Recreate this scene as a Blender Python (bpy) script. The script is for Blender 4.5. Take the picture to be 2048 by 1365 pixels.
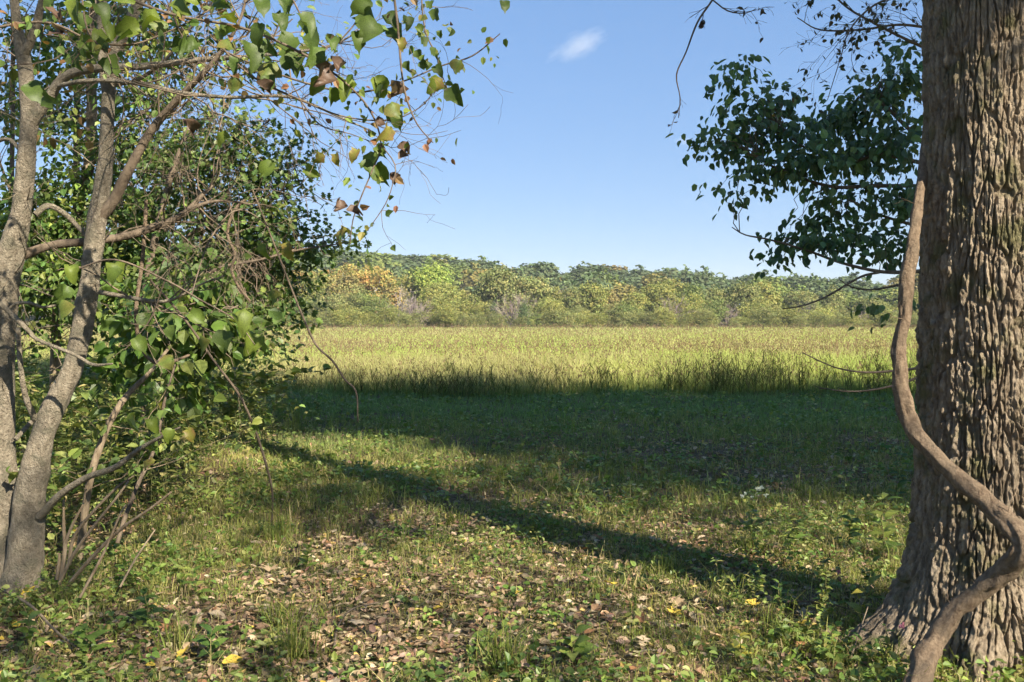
import bpy, math, numpy as np
from mathutils import Vector

# ------------------------------------------------------------------ camera, sky, sun, exposure
SC = bpy.context.scene
for _o in list(bpy.data.objects):
    bpy.data.objects.remove(_o)
COL = SC.collection
FPX = 1820.0                      # focal length in photograph pixels
CAMH = 1.7
TILT = math.atan(37.5 / FPX)
cam = bpy.data.cameras.new('camera')
cam.sensor_width = 36.0
cam.lens = 36.0 * FPX / 2048.0
cam.clip_start = 0.05
cam.clip_end = 20000
cam_o = bpy.data.objects.new('camera', cam)
COL.objects.link(cam_o)
cam_o.location = (0, 0, CAMH)
cam_o.rotation_euler = (math.pi / 2 - TILT, 0, 0)
SC.camera = cam_o

SUN_AZ = math.radians(142.0)      # clockwise from +Y: behind the camera, to the right
SUN_EL = math.radians(35.0)
sun_dir = Vector((math.sin(SUN_AZ) * math.cos(SUN_EL), math.cos(SUN_AZ) * math.cos(SUN_EL), math.sin(SUN_EL)))
world = bpy.data.worlds.new('World')
SC.world = world
world.use_nodes = True
nt = world.node_tree
nt.nodes.clear()
sky = nt.nodes.new('ShaderNodeTexSky')
sky.sky_type = 'NISHITA'
sky.sun_disc = False
sky.sun_elevation = SUN_EL
sky.sun_rotation = SUN_AZ
sky.altitude = 150
sky.air_density = 1.0
sky.dust_density = 0.1
sky.ozone_density = 3.0
bg = nt.nodes.new('ShaderNodeBackground')
bg.inputs['Strength'].default_value = 0.142
wo = nt.nodes.new('ShaderNodeOutputWorld')
gm = nt.nodes.new('ShaderNodeGamma')          # even grade of the whole sky: softer falloff from horizon to zenith
gm.inputs['Gamma'].default_value = 0.42
hsv = nt.nodes.new('ShaderNodeHueSaturation')
hsv.inputs['Saturation'].default_value = 1.66
nt.links.new(sky.outputs[0], gm.inputs['Color'])
nt.links.new(gm.outputs[0], hsv.inputs['Color'])
tint = nt.nodes.new('ShaderNodeMix')
tint.data_type = 'RGBA'; tint.blend_type = 'MULTIPLY'; tint.inputs[0].default_value = 1.0
tint.inputs[7].default_value = (0.86, 0.93, 1.14, 1)
nt.links.new(hsv.outputs[0], tint.inputs[6])
nt.links.new(tint.outputs[2], bg.inputs['Color'])
nt.links.new(bg.outputs[0], wo.inputs['Surface'])

sun = bpy.data.lights.new('sun', 'SUN')
sun.energy = 4.9
sun.angle = math.radians(0.55)
sun.color = (1.0, 0.91, 0.75)
sun_o = bpy.data.objects.new('sun', sun)
COL.objects.link(sun_o)
sun_o.rotation_euler = sun_dir.to_track_quat('Z', 'Y').to_euler()
sun_o.location = (20, -30, 40)

SC.view_settings.view_transform = 'Standard'
SC.view_settings.look = 'None'
SC.view_settings.gamma = 1.0
SC.view_settings.use_curve_mapping = False
SC.view_settings.exposure = 1.42
SC.cycles.use_denoising = True
SC.cycles.max_bounces = 4
SC.cycles.transparent_max_bounces = 4
SC.cycles.volume_bounces = 1
SC.cycles.diffuse_bounces = 2
SC.cycles.use_light_tree = False
SC.cycles.adaptive_threshold = 0.02
SC.cycles.sample_clamp_indirect = 4.0

RNG = np.random.default_rng(7)

# ------------------------------------------------------------------ helpers
CT, ST = math.cos(TILT), math.sin(TILT)


def at(px, py, D):
    """photograph pixel at world depth Y = D -> point"""
    xc = (px - 1024.0) / FPX
    yc = -(py - 682.5) / FPX
    d = np.array([xc, CT + yc * ST, -ST + yc * CT])
    s = D / d[1]
    return np.array([0, 0, CAMH]) + s * d


def wr(wpx, D):
    return 0.5 * wpx / FPX * D


def _hash(ix, iy, iz=0):
    h = (ix.astype(np.int64) * 374761393 + iy.astype(np.int64) * 668265263 + np.asarray(iz).astype(np.int64) * 2147483647 + 1013904223)
    h = (h ^ (h >> 13)) * 1274126177
    h = h & 0x7fffffff
    h = (h ^ (h >> 16)) * 1911520717
    return ((h & 0xffffff).astype(np.float64)) / 0xffffff


def vnoise(x, y):
    x = np.asarray(x, float); y = np.asarray(y, float)
    ix = np.floor(x); iy = np.floor(y)
    fx = x - ix; fy = y - iy
    fx = fx * fx * (3 - 2 * fx); fy = fy * fy * (3 - 2 * fy)
    a = _hash(ix, iy); b = _hash(ix + 1, iy); c = _hash(ix, iy + 1); d = _hash(ix + 1, iy + 1)
    return (a * (1 - fx) + b * fx) * (1 - fy) + (c * (1 - fx) + d * fx) * fy


def fbm(x, y, o=3):
    t = 0; a = 0.5; s = 0
    for k in range(o):
        t = t + a * vnoise(x * 2 ** k + 17.3 * k, y * 2 ** k - 9.1 * k); s += a; a *= 0.5
    return t / s


def ground_z(x, y):
    x = np.asarray(x, float); y = np.asarray(y, float)
    fade = np.clip(1 - (np.hypot(x, y) - 18) / 14, 0, 1)
    z = ((fbm(x * 0.45, y * 0.45) - 0.5) * 0.13 + (fbm(x * 2.1 + 5, y * 2.1) - 0.5) * 0.035) * fade
    bank = 0.10 * np.clip((-x - 3.0) / 2.5, 0, 1) * fade
    return z + bank


class MB:
    """collects geometry for ONE mesh"""
    def __init__(self):
        self.V = []; self.F = {3: [], 4: []}; self.C = []; self.n = 0

    def add(self, V, faces, col=None):
        V = np.asarray(V, float).reshape(-1, 3)
        for f in faces:
            f = np.asarray(f, np.int64)
            if f.size:
                self.F[f.shape[1]].append(f + self.n)
        self.V.append(V)
        if col is None:
            col = np.ones((len(V), 3)) * 0.8
        col = np.broadcast_to(np.asarray(col, float), (len(V), 3))
        self.C.append(col)
        self.n += len(V)
        return self

    def mesh(self, name, mat, smooth=False):
        me = bpy.data.meshes.new(name)
        V = np.concatenate(self.V)
        t = np.concatenate(self.F[3]) if self.F[3] else np.zeros((0, 3), np.int64)
        q = np.concatenate(self.F[4]) if self.F[4] else np.zeros((0, 4), np.int64)
        me.vertices.add(len(V)); me.vertices.foreach_set('co', V.astype(np.float32).ravel())
        li = np.concatenate([t.ravel(), q.ravel()]).astype(np.int32)
        me.loops.add(len(li)); me.loops.foreach_set('vertex_index', li)
        tot = np.concatenate([np.full(len(t), 3), np.full(len(q), 4)]).astype(np.int32)
        st = np.concatenate([[0], np.cumsum(tot)[:-1]]).astype(np.int32)
        me.polygons.add(len(tot)); me.polygons.foreach_set('loop_start', st)
        try:
            me.polygons.foreach_set('loop_total', tot)
        except Exception:
            pass
        me.polygons.foreach_set('use_smooth', np.full(len(tot), smooth, bool))
        c = me.attributes.new('Col', 'FLOAT_COLOR', 'POINT')
        cc = np.ones((len(V), 4), np.float32); cc[:, :3] = np.concatenate(self.C)
        c.data.foreach_set('color', cc.ravel())
        me.update(calc_edges=True)
        if mat:
            me.materials.append(mat)
        return me


def obj(name, mb, mat, parent=None, smooth=False):
    me = mb.mesh(name, mat, smooth) if isinstance(mb, MB) else mb
    o = bpy.data.objects.new(name, me)
    COL.objects.link(o)
    if parent is not None:
        o.parent = parent
    return o


def tag(o, label=None, cat=None, group=None, kind=None):
    if label: o['label'] = label
    if cat: o['category'] = cat
    if group: o['group'] = group
    if kind: o['kind'] = kind
    return o


def thing(name, label, cat, group=None, loc=(0, 0, 0), rz=0.0):
    o = bpy.data.objects.new(name, None)
    COL.objects.link(o)
    o.location = loc; o.rotation_euler = (0, 0, rz)
    o.empty_display_size = 0.1
    return tag(o, label, cat, group)


def copy_tree(o, parent=None):
    c = o.copy(); COL.objects.link(c); c.parent = parent
    for ch in list(o.children):
        copy_tree(ch, c)
    return c


def nrm(v):
    v = np.asarray(v, float)
    return v / np.maximum(np.linalg.norm(v, axis=-1, keepdims=True), 1e-9)


def spline(pts, step=None, n=None):
    """Catmull-Rom through rows of pts (any number of columns)"""
    P = np.asarray(pts, float)
    if len(P) == 2:
        n = n or 4
        t = np.linspace(0, 1, n)[:, None]
        return P[0] * (1 - t) + P[1] * t
    E = np.vstack([2 * P[0] - P[1], P, 2 * P[-1] - P[-2]])
    out = []
    for i in range(1, len(E) - 2):
        L = np.linalg.norm(E[i + 1, :3] - E[i, :3])
        m = max(2, int(L / step)) if step else (n or 5)
        t = np.linspace(0, 1, m, endpoint=False)[:, None]
        p0, p1, p2, p3 = E[i - 1], E[i], E[i + 1], E[i + 2]
        out.append(0.5 * ((2 * p1) + (-p0 + p2) * t + (2 * p0 - 5 * p1 + 4 * p2 - p3) * t ** 2 + (-p0 + 3 * p1 - 3 * p2 + p3) * t ** 3))
    out.append(P[-1:])
    return np.vstack(out)


def tube(mb, P, R, sides=6, col=None, cap=True, rough=0.0, seed=0):
    P = np.asarray(P, float); R = np.asarray(R, float)
    n = len(P)
    T = np.gradient(P, axis=0); T = nrm(T)
    U = np.zeros_like(P)
    ref = np.array([0.0, 1.0, 0.13]) if abs(T[0][1]) < 0.85 else np.array([1.0, 0, 0])
    u = np.cross(T[0], ref); u /= np.linalg.norm(u) + 1e-9
    for i in range(n):
        u = u - T[i] * np.dot(u, T[i]); u /= np.linalg.norm(u) + 1e-9
        U[i] = u
    W = np.cross(T, U)
    a = np.arange(sides) / sides * 2 * math.pi
    rr = np.repeat(R[:, None], sides, 1)
    if rough > 0:
        L = np.concatenate([[0], np.cumsum(np.linalg.norm(np.diff(P, axis=0), axis=1))])
        aa, ll = np.meshgrid(np.cos(a) * 1.3 + np.sin(a) * 2.1, L)
        rb = max(float(np.mean(R)), 1e-3)
        rr = rr * (1 + rough * (fbm(aa + seed * 3.7, ll / rb * 0.45 + seed) - 0.5) * 2)
    V = P[:, None, :] + rr[..., None] * (np.cos(a)[None, :, None] * U[:, None, :] + np.sin(a)[None, :, None] * W[:, None, :])
    V = V.reshape(-1, 3)
    i, j = np.meshgrid(np.arange(n - 1), np.arange(sides), indexing='ij')
    j2 = (j + 1) % sides
    q = np.stack([i * sides + j, i * sides + j2, (i + 1) * sides + j2, (i + 1) * sides + j], -1).reshape(-1, 4)
    faces = [q]
    if cap:
        k = len(V)
        V = np.vstack([V, P[-1:] + T[-1:] * R[-1]])
        jj = np.arange(sides)
        faces.append(np.stack([(n - 1) * sides + jj, (n - 1) * sides + (jj + 1) % sides, np.full(sides, k)], -1))
    c = col
    if col is not None and np.ndim(col) == 2:
        c = np.repeat(col, sides, 0)
        if cap: c = np.vstack([c, col[-1:]])
    mb.add(V, faces, c)


# leaf outlines: (across, along, lift), faces
LEAF4 = (np.array([[0, 0, 0], [.40, .42, .10], [0, 1, -.06], [-.40, .42, .10]]), [np.array([[0, 1, 2], [0, 2, 3]])])
LEAF6 = (np.array([[0, 0, 0], [.33, .22, .09], [.30, .62, .10], [0, 1, -.12], [-.30, .62, .10], [-.33, .22, .09]]),
         [np.array([[0, 1, 2, 3], [0, 3, 4, 5]])])
LANCE = (np.array([[0, 0, 0], [.16, .3, .05], [.12, .65, .0], [0, 1, -.22], [-.12, .65, .0], [-.16, .3, .05]]),
         [np.array([[0, 1, 2, 3], [0, 3, 4, 5]])])
_oak = [[0, 0], [.10, .12], [.28, .2], [.14, .33], [.42, .48], [.2, .58], [.34, .76], [.12, .82], [0, 1]]
OAKLEAF = (np.array([[x, y, .1 * abs(x) * 2] for x, y in _oak] + [[-x, y, .1 * abs(x) * 2] for x, y in _oak[-2:0:-1]]),
           [np.array([[0, 1, 2], [1, 3, 2], [0, 3, 1], [3, 5, 4], [0, 5, 3], [5, 7, 6], [0, 7, 5], [0, 8, 7],
                      [0, 9, 8], [0, 11, 9], [11, 10, 9], [0, 13, 11], [13, 12, 11], [0, 15, 13], [15, 14, 13]])])
CLUMP = (np.array([[-.5, -.1, .1], [.1, -.5, -.1], [.5, .05, .15], [.05, .5, -.12], [-.35, .35, .0]]),
         [np.array([[0, 1, 2], [0, 2, 3], [0, 3, 4]])])


def scatter(mb, tpl, P, A, N, S, col, wid=1.0):
    """leaf-like faces: P points, A along-directions, N rough normals, S lengths"""
    T, F = tpl
    A = nrm(A); U = nrm(np.cross(A, N)); N2 = np.cross(U, A)
    n = len(P); m = len(T)
    S = np.broadcast_to(np.asarray(S, float), (n,))[:, None, None]
    wid = np.broadcast_to(np.asarray(wid, float), (n,))[:, None, None]
    V = P[:, None, :] + S * (T[None, :, 0:1] * wid * U[:, None, :] + T[None, :, 1:2] * A[:, None, :] + T[None, :, 2:3] * N2[:, None, :])
    off = (np.arange(n) * m)[:, None, None]
    faces = [(f[None] + off).reshape(-1, f.shape[1]) for f in F]
    c = np.repeat(np.broadcast_to(np.asarray(col, float), (n, 3)), m, 0)
    mb.add(V.reshape(-1, 3), faces, c)


def blades(mb, P, H, W, lean, az, colb, colt, bend=0.5):
    """grass blades: root P, height H, width W, lean (radians), azimuth az; colours at base / tip"""
    n = len(P)
    ld = np.stack([np.cos(az), np.sin(az), np.zeros(n)], 1)
    face = RNG.uniform(0, 2 * math.pi, n)
    sd = np.stack([np.cos(face), np.sin(face), np.zeros(n)], 1) * (W / 2)[:, None]
    up = np.array([0, 0, 1.0])
    m = P + ld * (np.sin(lean) * H * 0.55)[:, None] + up * (np.cos(lean) * H * 0.58)[:, None]
    l2 = lean + bend * (0.4 + RNG.random(n))
    t = m + ld * (np.sin(l2) * H * 0.5)[:, None] + up * (np.cos(l2) * H * 0.45)[:, None]
    V = np.stack([P - sd, P + sd, m + sd * 0.8, m - sd * 0.8, t], 1).reshape(-1, 3)
    b = (np.arange(n) * 5)[:, None]
    q = b + np.array([[0, 1, 2, 3]]); tr = b + np.array([[3, 2, 4]])
    cm = (colb + colt) / 2
    C = np.stack([colb, colb, cm, cm, colt], 1).reshape(-1, 3)
    mb.add(V, [q, tr], C)


def pick(cols, n, jit=0.15, w=None, rng=None):
    rng = rng or RNG
    cols = np.asarray(cols, float)
    i = rng.choice(len(cols), n, p=w)
    c = cols[i] * (1 + rng.normal(0, jit, (n, 1))) * (1 + rng.normal(0, jit * 0.35, (n, 3)))
    return np.clip(c, 0.004, 0.9)


# ------------------------------------------------------------------ materials
def new_mat(name):
    m = bpy.data.materials.new(name); m.use_nodes = True
    m.node_tree.nodes.clear()
    return m, m.node_tree.nodes, m.node_tree.links


def leaf_mat(name, trans=0.35, rough=0.5, spec=0.35, obj_color=False, patch=None, noise=None):
    m, N, L = new_mat(name)
    out = N.new('ShaderNodeOutputMaterial')
    a = N.new('ShaderNodeAttribute'); a.attribute_name = 'Col'
    c = a.outputs['Color']
    if obj_color:
        oi = N.new('ShaderNodeObjectInfo')
        mx = N.new('ShaderNodeMix'); mx.data_type = 'RGBA'; mx.blend_type = 'MULTIPLY'; mx.inputs[0].default_value = 1
        L.new(c, mx.inputs[6]); L.new(oi.outputs['Color'], mx.inputs[7]); c = mx.outputs[2]
    if noise:
        tc = N.new('ShaderNodeTexCoord')
        nz = N.new('ShaderNodeTexNoise'); nz.inputs['Scale'].default_value = noise; nz.inputs['Detail'].default_value = 4
        L.new(tc.outputs['Object'], nz.inputs['Vector'])
        rp = N.new('ShaderNodeMapRange'); rp.inputs[1].default_value = 0.3; rp.inputs[2].default_value = 0.7
        rp.inputs[3].default_value = 0.65; rp.inputs[4].default_value = 1.35
        L.new(nz.outputs['Fac'], rp.inputs[0])
        mx = N.new('ShaderNodeMix'); mx.data_type = 'RGBA'; mx.blend_type = 'MULTIPLY'; mx.inputs[0].default_value = 1
        L.new(c, mx.inputs[6]); L.new(rp.outputs[0], mx.inputs[7]); c = mx.outputs[2]
    p = N.new('ShaderNodeBsdfPrincipled')
    p.inputs['Roughness'].default_value = rough
    p.inputs['Specular IOR Level'].default_value = spec
    L.new(c, p.inputs['Base Color'])
    if trans > 0:
        t = N.new('ShaderNodeBsdfTranslucent')
        hs = N.new('ShaderNodeMix'); hs.data_type = 'RGBA'; hs.blend_type = 'MULTIPLY'; hs.inputs[0].default_value = 1
        hs.inputs[7].default_value = (1.25, 1.3, 0.55, 1)
        L.new(c, hs.inputs[6]); L.new(hs.outputs[2], t.inputs['Color'])
        mxs = N.new('ShaderNodeMixShader'); mxs.inputs[0].default_value = trans
        L.new(p.outputs[0], mxs.inputs[1]); L.new(t.outputs[0], mxs.inputs[2])
        L.new(mxs.outputs[0], out.inputs['Surface'])
    else:
        L.new(p.outputs[0], out.inputs['Surface'])
    return m


def bark_mat(name, c1, c2, c3=None, scale=9.0, stretch=0.3, bump=0.4, fine=60.0, rough=0.9, bdist=0.012):
    m, N, L = new_mat(name)
    out = N.new('ShaderNodeOutputMaterial')
    p = N.new('ShaderNodeBsdfPrincipled'); p.inputs['Roughness'].default_value = rough
    p.inputs['Specular IOR Level'].default_value = 0.15
    tc = N.new('ShaderNodeTexCoord')
    mp = N.new('ShaderNodeMapping'); mp.inputs['Scale'].default_value = (1, 1, stretch)
    L.new(tc.outputs['Object'], mp.inputs['Vector'])
    n1 = N.new('ShaderNodeTexNoise'); n1.inputs['Scale'].default_value = scale; n1.inputs['Detail'].default_value = 6
    n1.inputs['Roughness'].default_value = 0.65
    L.new(mp.outputs[0], n1.inputs['Vector'])
    cr = N.new('ShaderNodeValToRGB')
    cr.color_ramp.elements[0].position = 0.35; cr.color_ramp.elements[0].color = (*c1, 1)
    cr.color_ramp.elements[1].position = 0.65; cr.color_ramp.elements[1].color = (*c2, 1)
    L.new(n1.outputs['Fac'], cr.inputs[0])
    col = cr.outputs[0]
    if c3:
        n3 = N.new('ShaderNodeTexNoise'); n3.inputs['Scale'].default_value = scale * 0.33; n3.inputs['Detail'].default_value = 5
        L.new(tc.outputs['Object'], n3.inputs['Vector'])
        mr = N.new('ShaderNodeMapRange'); mr.inputs[1].default_value = 0.50; mr.inputs[2].default_value = 0.66; mr.inputs[4].default_value = 0.85
        L.new(n3.outputs['Fac'], mr.inputs[0])
        mx = N.new('ShaderNodeMix'); mx.data_type = 'RGBA'
        L.new(mr.outputs[0], mx.inputs[0]); L.new(col, mx.inputs[6]); mx.inputs[7].default_value = (*c3, 1)
        col = mx.outputs[2]
    L.new(col, p.inputs['Base Color'])
    n2 = N.new('ShaderNodeTexNoise'); n2.inputs['Scale'].default_value = fine; n2.inputs['Detail'].default_value = 5
    n2.inputs['Roughness'].default_value = 0.7
    L.new(mp.outputs[0], n2.inputs['Vector'])
    b = N.new('ShaderNodeBump'); b.inputs['Strength'].default_value = bump; b.inputs['Distance'].default_value = bdist
    L.new(n2.outputs['Fac'], b.inputs['Height']); L.new(b.outputs[0], p.inputs['Normal'])
    L.new(p.outputs[0], out.inputs['Surface'])
    return m


def col_mat(name, rough=0.85, spec=0.2, bump=0.0, bscale=80):
    m, N, L = new_mat(name)
    out = N.new('ShaderNodeOutputMaterial')
    p = N.new('ShaderNodeBsdfPrincipled'); p.inputs['Roughness'].default_value = rough
    p.inputs['Specular IOR Level'].default_value = spec
    a = N.new('ShaderNodeAttribute'); a.attribute_name = 'Col'
    L.new(a.outputs['Color'], p.inputs['Base Color'])
    if bump:
        tc = N.new('ShaderNodeTexCoord')
        n2 = N.new('ShaderNodeTexNoise'); n2.inputs['Scale'].default_value = bscale; n2.inputs['Detail'].default_value = 4
        L.new(tc.outputs['Object'], n2.inputs['Vector'])
        b = N.new('ShaderNodeBump'); b.inputs['Strength'].default_value = bump; b.inputs['Distance'].default_value = 0.01
        L.new(n2.outputs['Fac'], b.inputs['Height']); L.new(b.outputs[0], p.inputs['Normal'])
    L.new(p.outputs[0], out.inputs['Surface'])
    return m


M_LEAF = leaf_mat('leaf', 0.35, 0.45, 0.4)
M_BIGLEAF = leaf_mat('broad_leaf', 0.38, 0.5, 0.35, noise=30.0)
M_FAR = leaf_mat('far_foliage', 0.25, 0.7, 0.15, obj_color=True)
M_GRASS = leaf_mat('grass_blade', 0.35, 0.55, 0.3)
M_MEADOW = leaf_mat('meadow_blade', 0.42, 0.7, 0.12)
M_DRY = leaf_mat('dry_leaf', 0.15, 0.75, 0.2, noise=45.0)
M_TWIG = col_mat('twig', 0.85, 0.15)
M_FARWOOD = col_mat('far_wood', 0.9, 0.1)
M_BARK_BIG = bark_mat('furrowed_bark', (0.19, 0.142, 0.095), (0.44, 0.355, 0.255), (0.16, 0.15, 0.07), 22, 0.5, 1.0, 75, .95, .03)
M_BARK_PALE = bark_mat('pale_bark', (0.23, 0.19, 0.135), (0.44, 0.375, 0.28), (0.21, 0.19, 0.135), 34, 0.8, 1.0, 70, .9, .045)
M_BARK_DARK = bark_mat('dark_bark', (0.10, 0.075, 0.055), (0.20, 0.155, 0.11), None, 20, 0.5, 0.6, 90)
M_BARK_PINK = bark_mat('tan_bark', (0.15, 0.11, 0.07), (0.30, 0.235, 0.16), None, 22, 0.3, 0.7, 80)
M_VINE = bark_mat('vine_bark', (0.13, 0.09, 0.06), (0.27, 0.20, 0.135), (0.17, 0.13, 0.09), 40, 0.8, 1.0, 85, .9, .018)


def ground_mat():
    m, N, L = new_mat('soil_and_turf')
    out = N.new('ShaderNodeOutputMaterial')
    p = N.new('ShaderNodeBsdfPrincipled'); p.inputs['Roughness'].default_value = 0.95
    p.inputs['Specular IOR Level'].default_value = 0.1
    g = N.new('ShaderNodeNewGeometry')
    n1 = N.new('ShaderNodeTexNoise'); n1.inputs['Scale'].default_value = 11; n1.inputs['Detail'].default_value = 8; n1.inputs['Roughness'].default_value = 0.7
    L.new(g.outputs['Position'], n1.inputs['Vector'])
    r1 = N.new('ShaderNodeValToRGB')
    e = r1.color_ramp.elements
    e[0].position = 0.32; e[0].color = (0.055, 0.038, 0.022, 1)
    e[1].position = 0.7; e[1].color = (0.21, 0.15, 0.09, 1)
    L.new(n1.outputs['Fac'], r1.inputs[0])
    n2 = N.new('ShaderNodeTexNoise'); n2.inputs['Scale'].default_value = 0.9; n2.inputs['Detail'].default_value = 6
    L.new(g.outputs['Position'], n2.inputs['Vector'])
    r2 = N.new('ShaderNodeValToRGB'); e = r2.color_ramp.elements
    e[0].position = 0.42; e[0].color = (0, 0, 0, 1); e[1].position = 0.6; e[1].color = (0.8, 0.8, 0.8, 1)
    L.new(n2.outputs['Fac'], r2.inputs[0])
    mx = N.new('ShaderNodeMix'); mx.data_type = 'RGBA'
    L.new(r2.outputs[0], mx.inputs[0]); L.new(r1.outputs[0], mx.inputs[6]); mx.inputs[7].default_value = (0.07, 0.10, 0.025, 1)
    L.new(mx.outputs[2], p.inputs['Base Color'])
    b = N.new('ShaderNodeBump'); b.inputs['Strength'].default_value = 0.7; b.inputs['Distance'].default_value = 0.03
    L.new(n1.outputs['Fac'], b.inputs['Height']); L.new(b.outputs[0], p.inputs['Normal'])
    L.new(p.outputs[0], out.inputs['Surface'])
    return m


M_GROUND = ground_mat()
GREENS = [(.12, .18, .04), (.16, .21, .05), (.09, .14, .03), (.25, .26, .06)]

# ------------------------------------------------------------------ ground and hill
def grid_mesh(xs, ys, zf, name, mat):
    X, Y = np.meshgrid(xs, ys)
    Z = zf(X, Y)
    V = np.stack([X, Y, Z], -1).reshape(-1, 3)
    nx = len(xs); ny = len(ys)
    i, j = np.meshgrid(np.arange(ny - 1), np.arange(nx - 1), indexing='ij')
    q = np.stack([i * nx + j, i * nx + j + 1, (i + 1) * nx + j + 1, (i + 1) * nx + j], -1).reshape(-1, 4)
    mb = MB(); mb.add(V, [q])
    return obj(name, mb, mat, smooth=True)


xs = np.concatenate([[-4000, -1500, -600, -250, -100, -50, -30], np.linspace(-20, 20, 161), [30, 50, 100, 250, 600, 1500, 4000]])
ys = np.concatenate([[-4000, -1000, -300, -100, -40, -15], np.linspace(-4, 34, 153), [45, 70, 120, 200, 400, 900, 2000, 6000]])
gr = grid_mesh(xs, ys, ground_z, 'ground', M_GROUND)
tag(gr, 'leafy ground with patchy turf running into the open field', 'ground', kind='structure')


def hill_h(x, y):
    crest = np.interp(x, [-700, -320, -160, -60, 40, 160, 300, 700], [39, 39, 32, 23.5, 16.5, 10, 4, 2])
    s = np.clip((y - 300) / 240.0, 0, 1); s = s * s * (3 - 2 * s)
    e = np.clip((1300 - y) / 500.0, 0, 1)
    return crest * s * e - 0.6 + (fbm(x / 60.0, y / 60.0) - 0.5) * 5 * s


hl = grid_mesh(np.linspace(-700, 700, 60), np.linspace(296, 1300, 50), hill_h, 'hill', M_GROUND)
tag(hl, 'low wooded hill rising beyond the field', 'hill', kind='structure')

# ------------------------------------------------------------------ foliage generators
def leaf_cloud(mb, rng, blobs, n, size, tpl=LEAF6, cols=((0.06, 0.10, 0.02),), cl=0.25, per=14, droop=0.4, shell=0.55, jit=0.2, wcol=None, wid=1.0, nout=None):
    """leaves gathered in clumps inside ellipsoids (cx,cy,cz,rx,ry,rz[,weight])"""
    B = np.array([list(b) + [1.0] * (7 - len(b)) for b in blobs], float)
    vol = B[:, 3] * B[:, 5] * B[:, 6]
    k = max(1, n // per)
    bi = rng.choice(len(B), k, p=vol / vol.sum())
    d = nrm(rng.normal(size=(k, 3)))
    r = (shell + (1 - shell) * rng.random(k)) ** 0.8
    r *= 1 + 0.16 * rng.normal(size=k)
    cc = B[bi, :3] + d * r[:, None] * B[bi, 3:6]
    crad = cl * (0.6 + 0.8 * rng.random(k))
    P = np.repeat(cc, per, 0) + rng.normal(size=(k * per, 3)) * np.repeat(crad, per)[:, None] * np.array([1, 1, 0.6])
    out = nrm(P - np.repeat(B[bi, :3], per, 0) + 1e-6)
    A = out * 0.7 + rng.normal(size=P.shape) * 0.7; A[:, 2] -= droop * 1.2
    Nn = rng.normal(size=P.shape) * 0.55 + out * 0.35; Nn[:, 2] += 0.75
    if nout: Nn = rng.normal(size=P.shape) * .4 + out * nout + np.array([0, 0, .35])
    S = size * (0.6 + 0.8 * rng.random(len(P)))
    ccol = pick(cols, k, jit * 0.7, wcol, rng)
    C = np.clip(np.repeat(ccol, per, 0) * (1 + rng.normal(0, jit, (len(P), 1))), 0.004, 0.9)
    scatter(mb, tpl, P, A, Nn, S, C, wid)
    return cc


def limb(p0, p1, r0, r1, rng, wig=0.12, n=6):
    p0 = np.asarray(p0, float); p1 = np.asarray(p1, float)
    t = np.linspace(0, 1, n)[:, None]
    L = np.linalg.norm(p1 - p0)
    P = p0 * (1 - t) + p1 * t + rng.normal(size=(n, 3)) * wig * L * 0.3 * np.sin(t * math.pi)
    P[:, 2] += (np.sin(t * math.pi) * L * wig * 0.5)[:, 0]
    return P, np.linspace(r0, r1, n)


def grow(mb, rng, p, d, L, r, depth, sides=4, col=(0.2, 0.16, 0.12), split=3, spread=0.6, up=0.15, taper=0.45, seg=5, minr=0.0015, wig=0.18, ends=None):
    """recursive twigs"""
    P = [np.array(p, float)]; d = nrm(np.array(d, float))
    for i in range(seg):
        d = nrm(d + rng.normal(size=3) * wig + np.array([0, 0, up * 0.3]))
        P.append(P[-1] + d * L / seg)
    R = np.linspace(r, max(r * taper, minr), seg + 1)
    tube(mb, np.array(P), R, sides, col)
    if ends is not None: ends.extend(P[2:])
    if depth > 0:
        for k in range(split):
            i = int(rng.integers(2, seg + 1))
            dd = nrm(nrm(P[i] - P[i - 1]) + rng.normal(size=3) * spread)
            grow(mb, rng, P[i], dd, L * rng.uniform(0.4, 0.7), max(R[i] * 0.6, minr), depth - 1, 3 if depth < 2 else sides, col, split, spread, up, taper, seg, minr, wig, ends)


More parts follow.
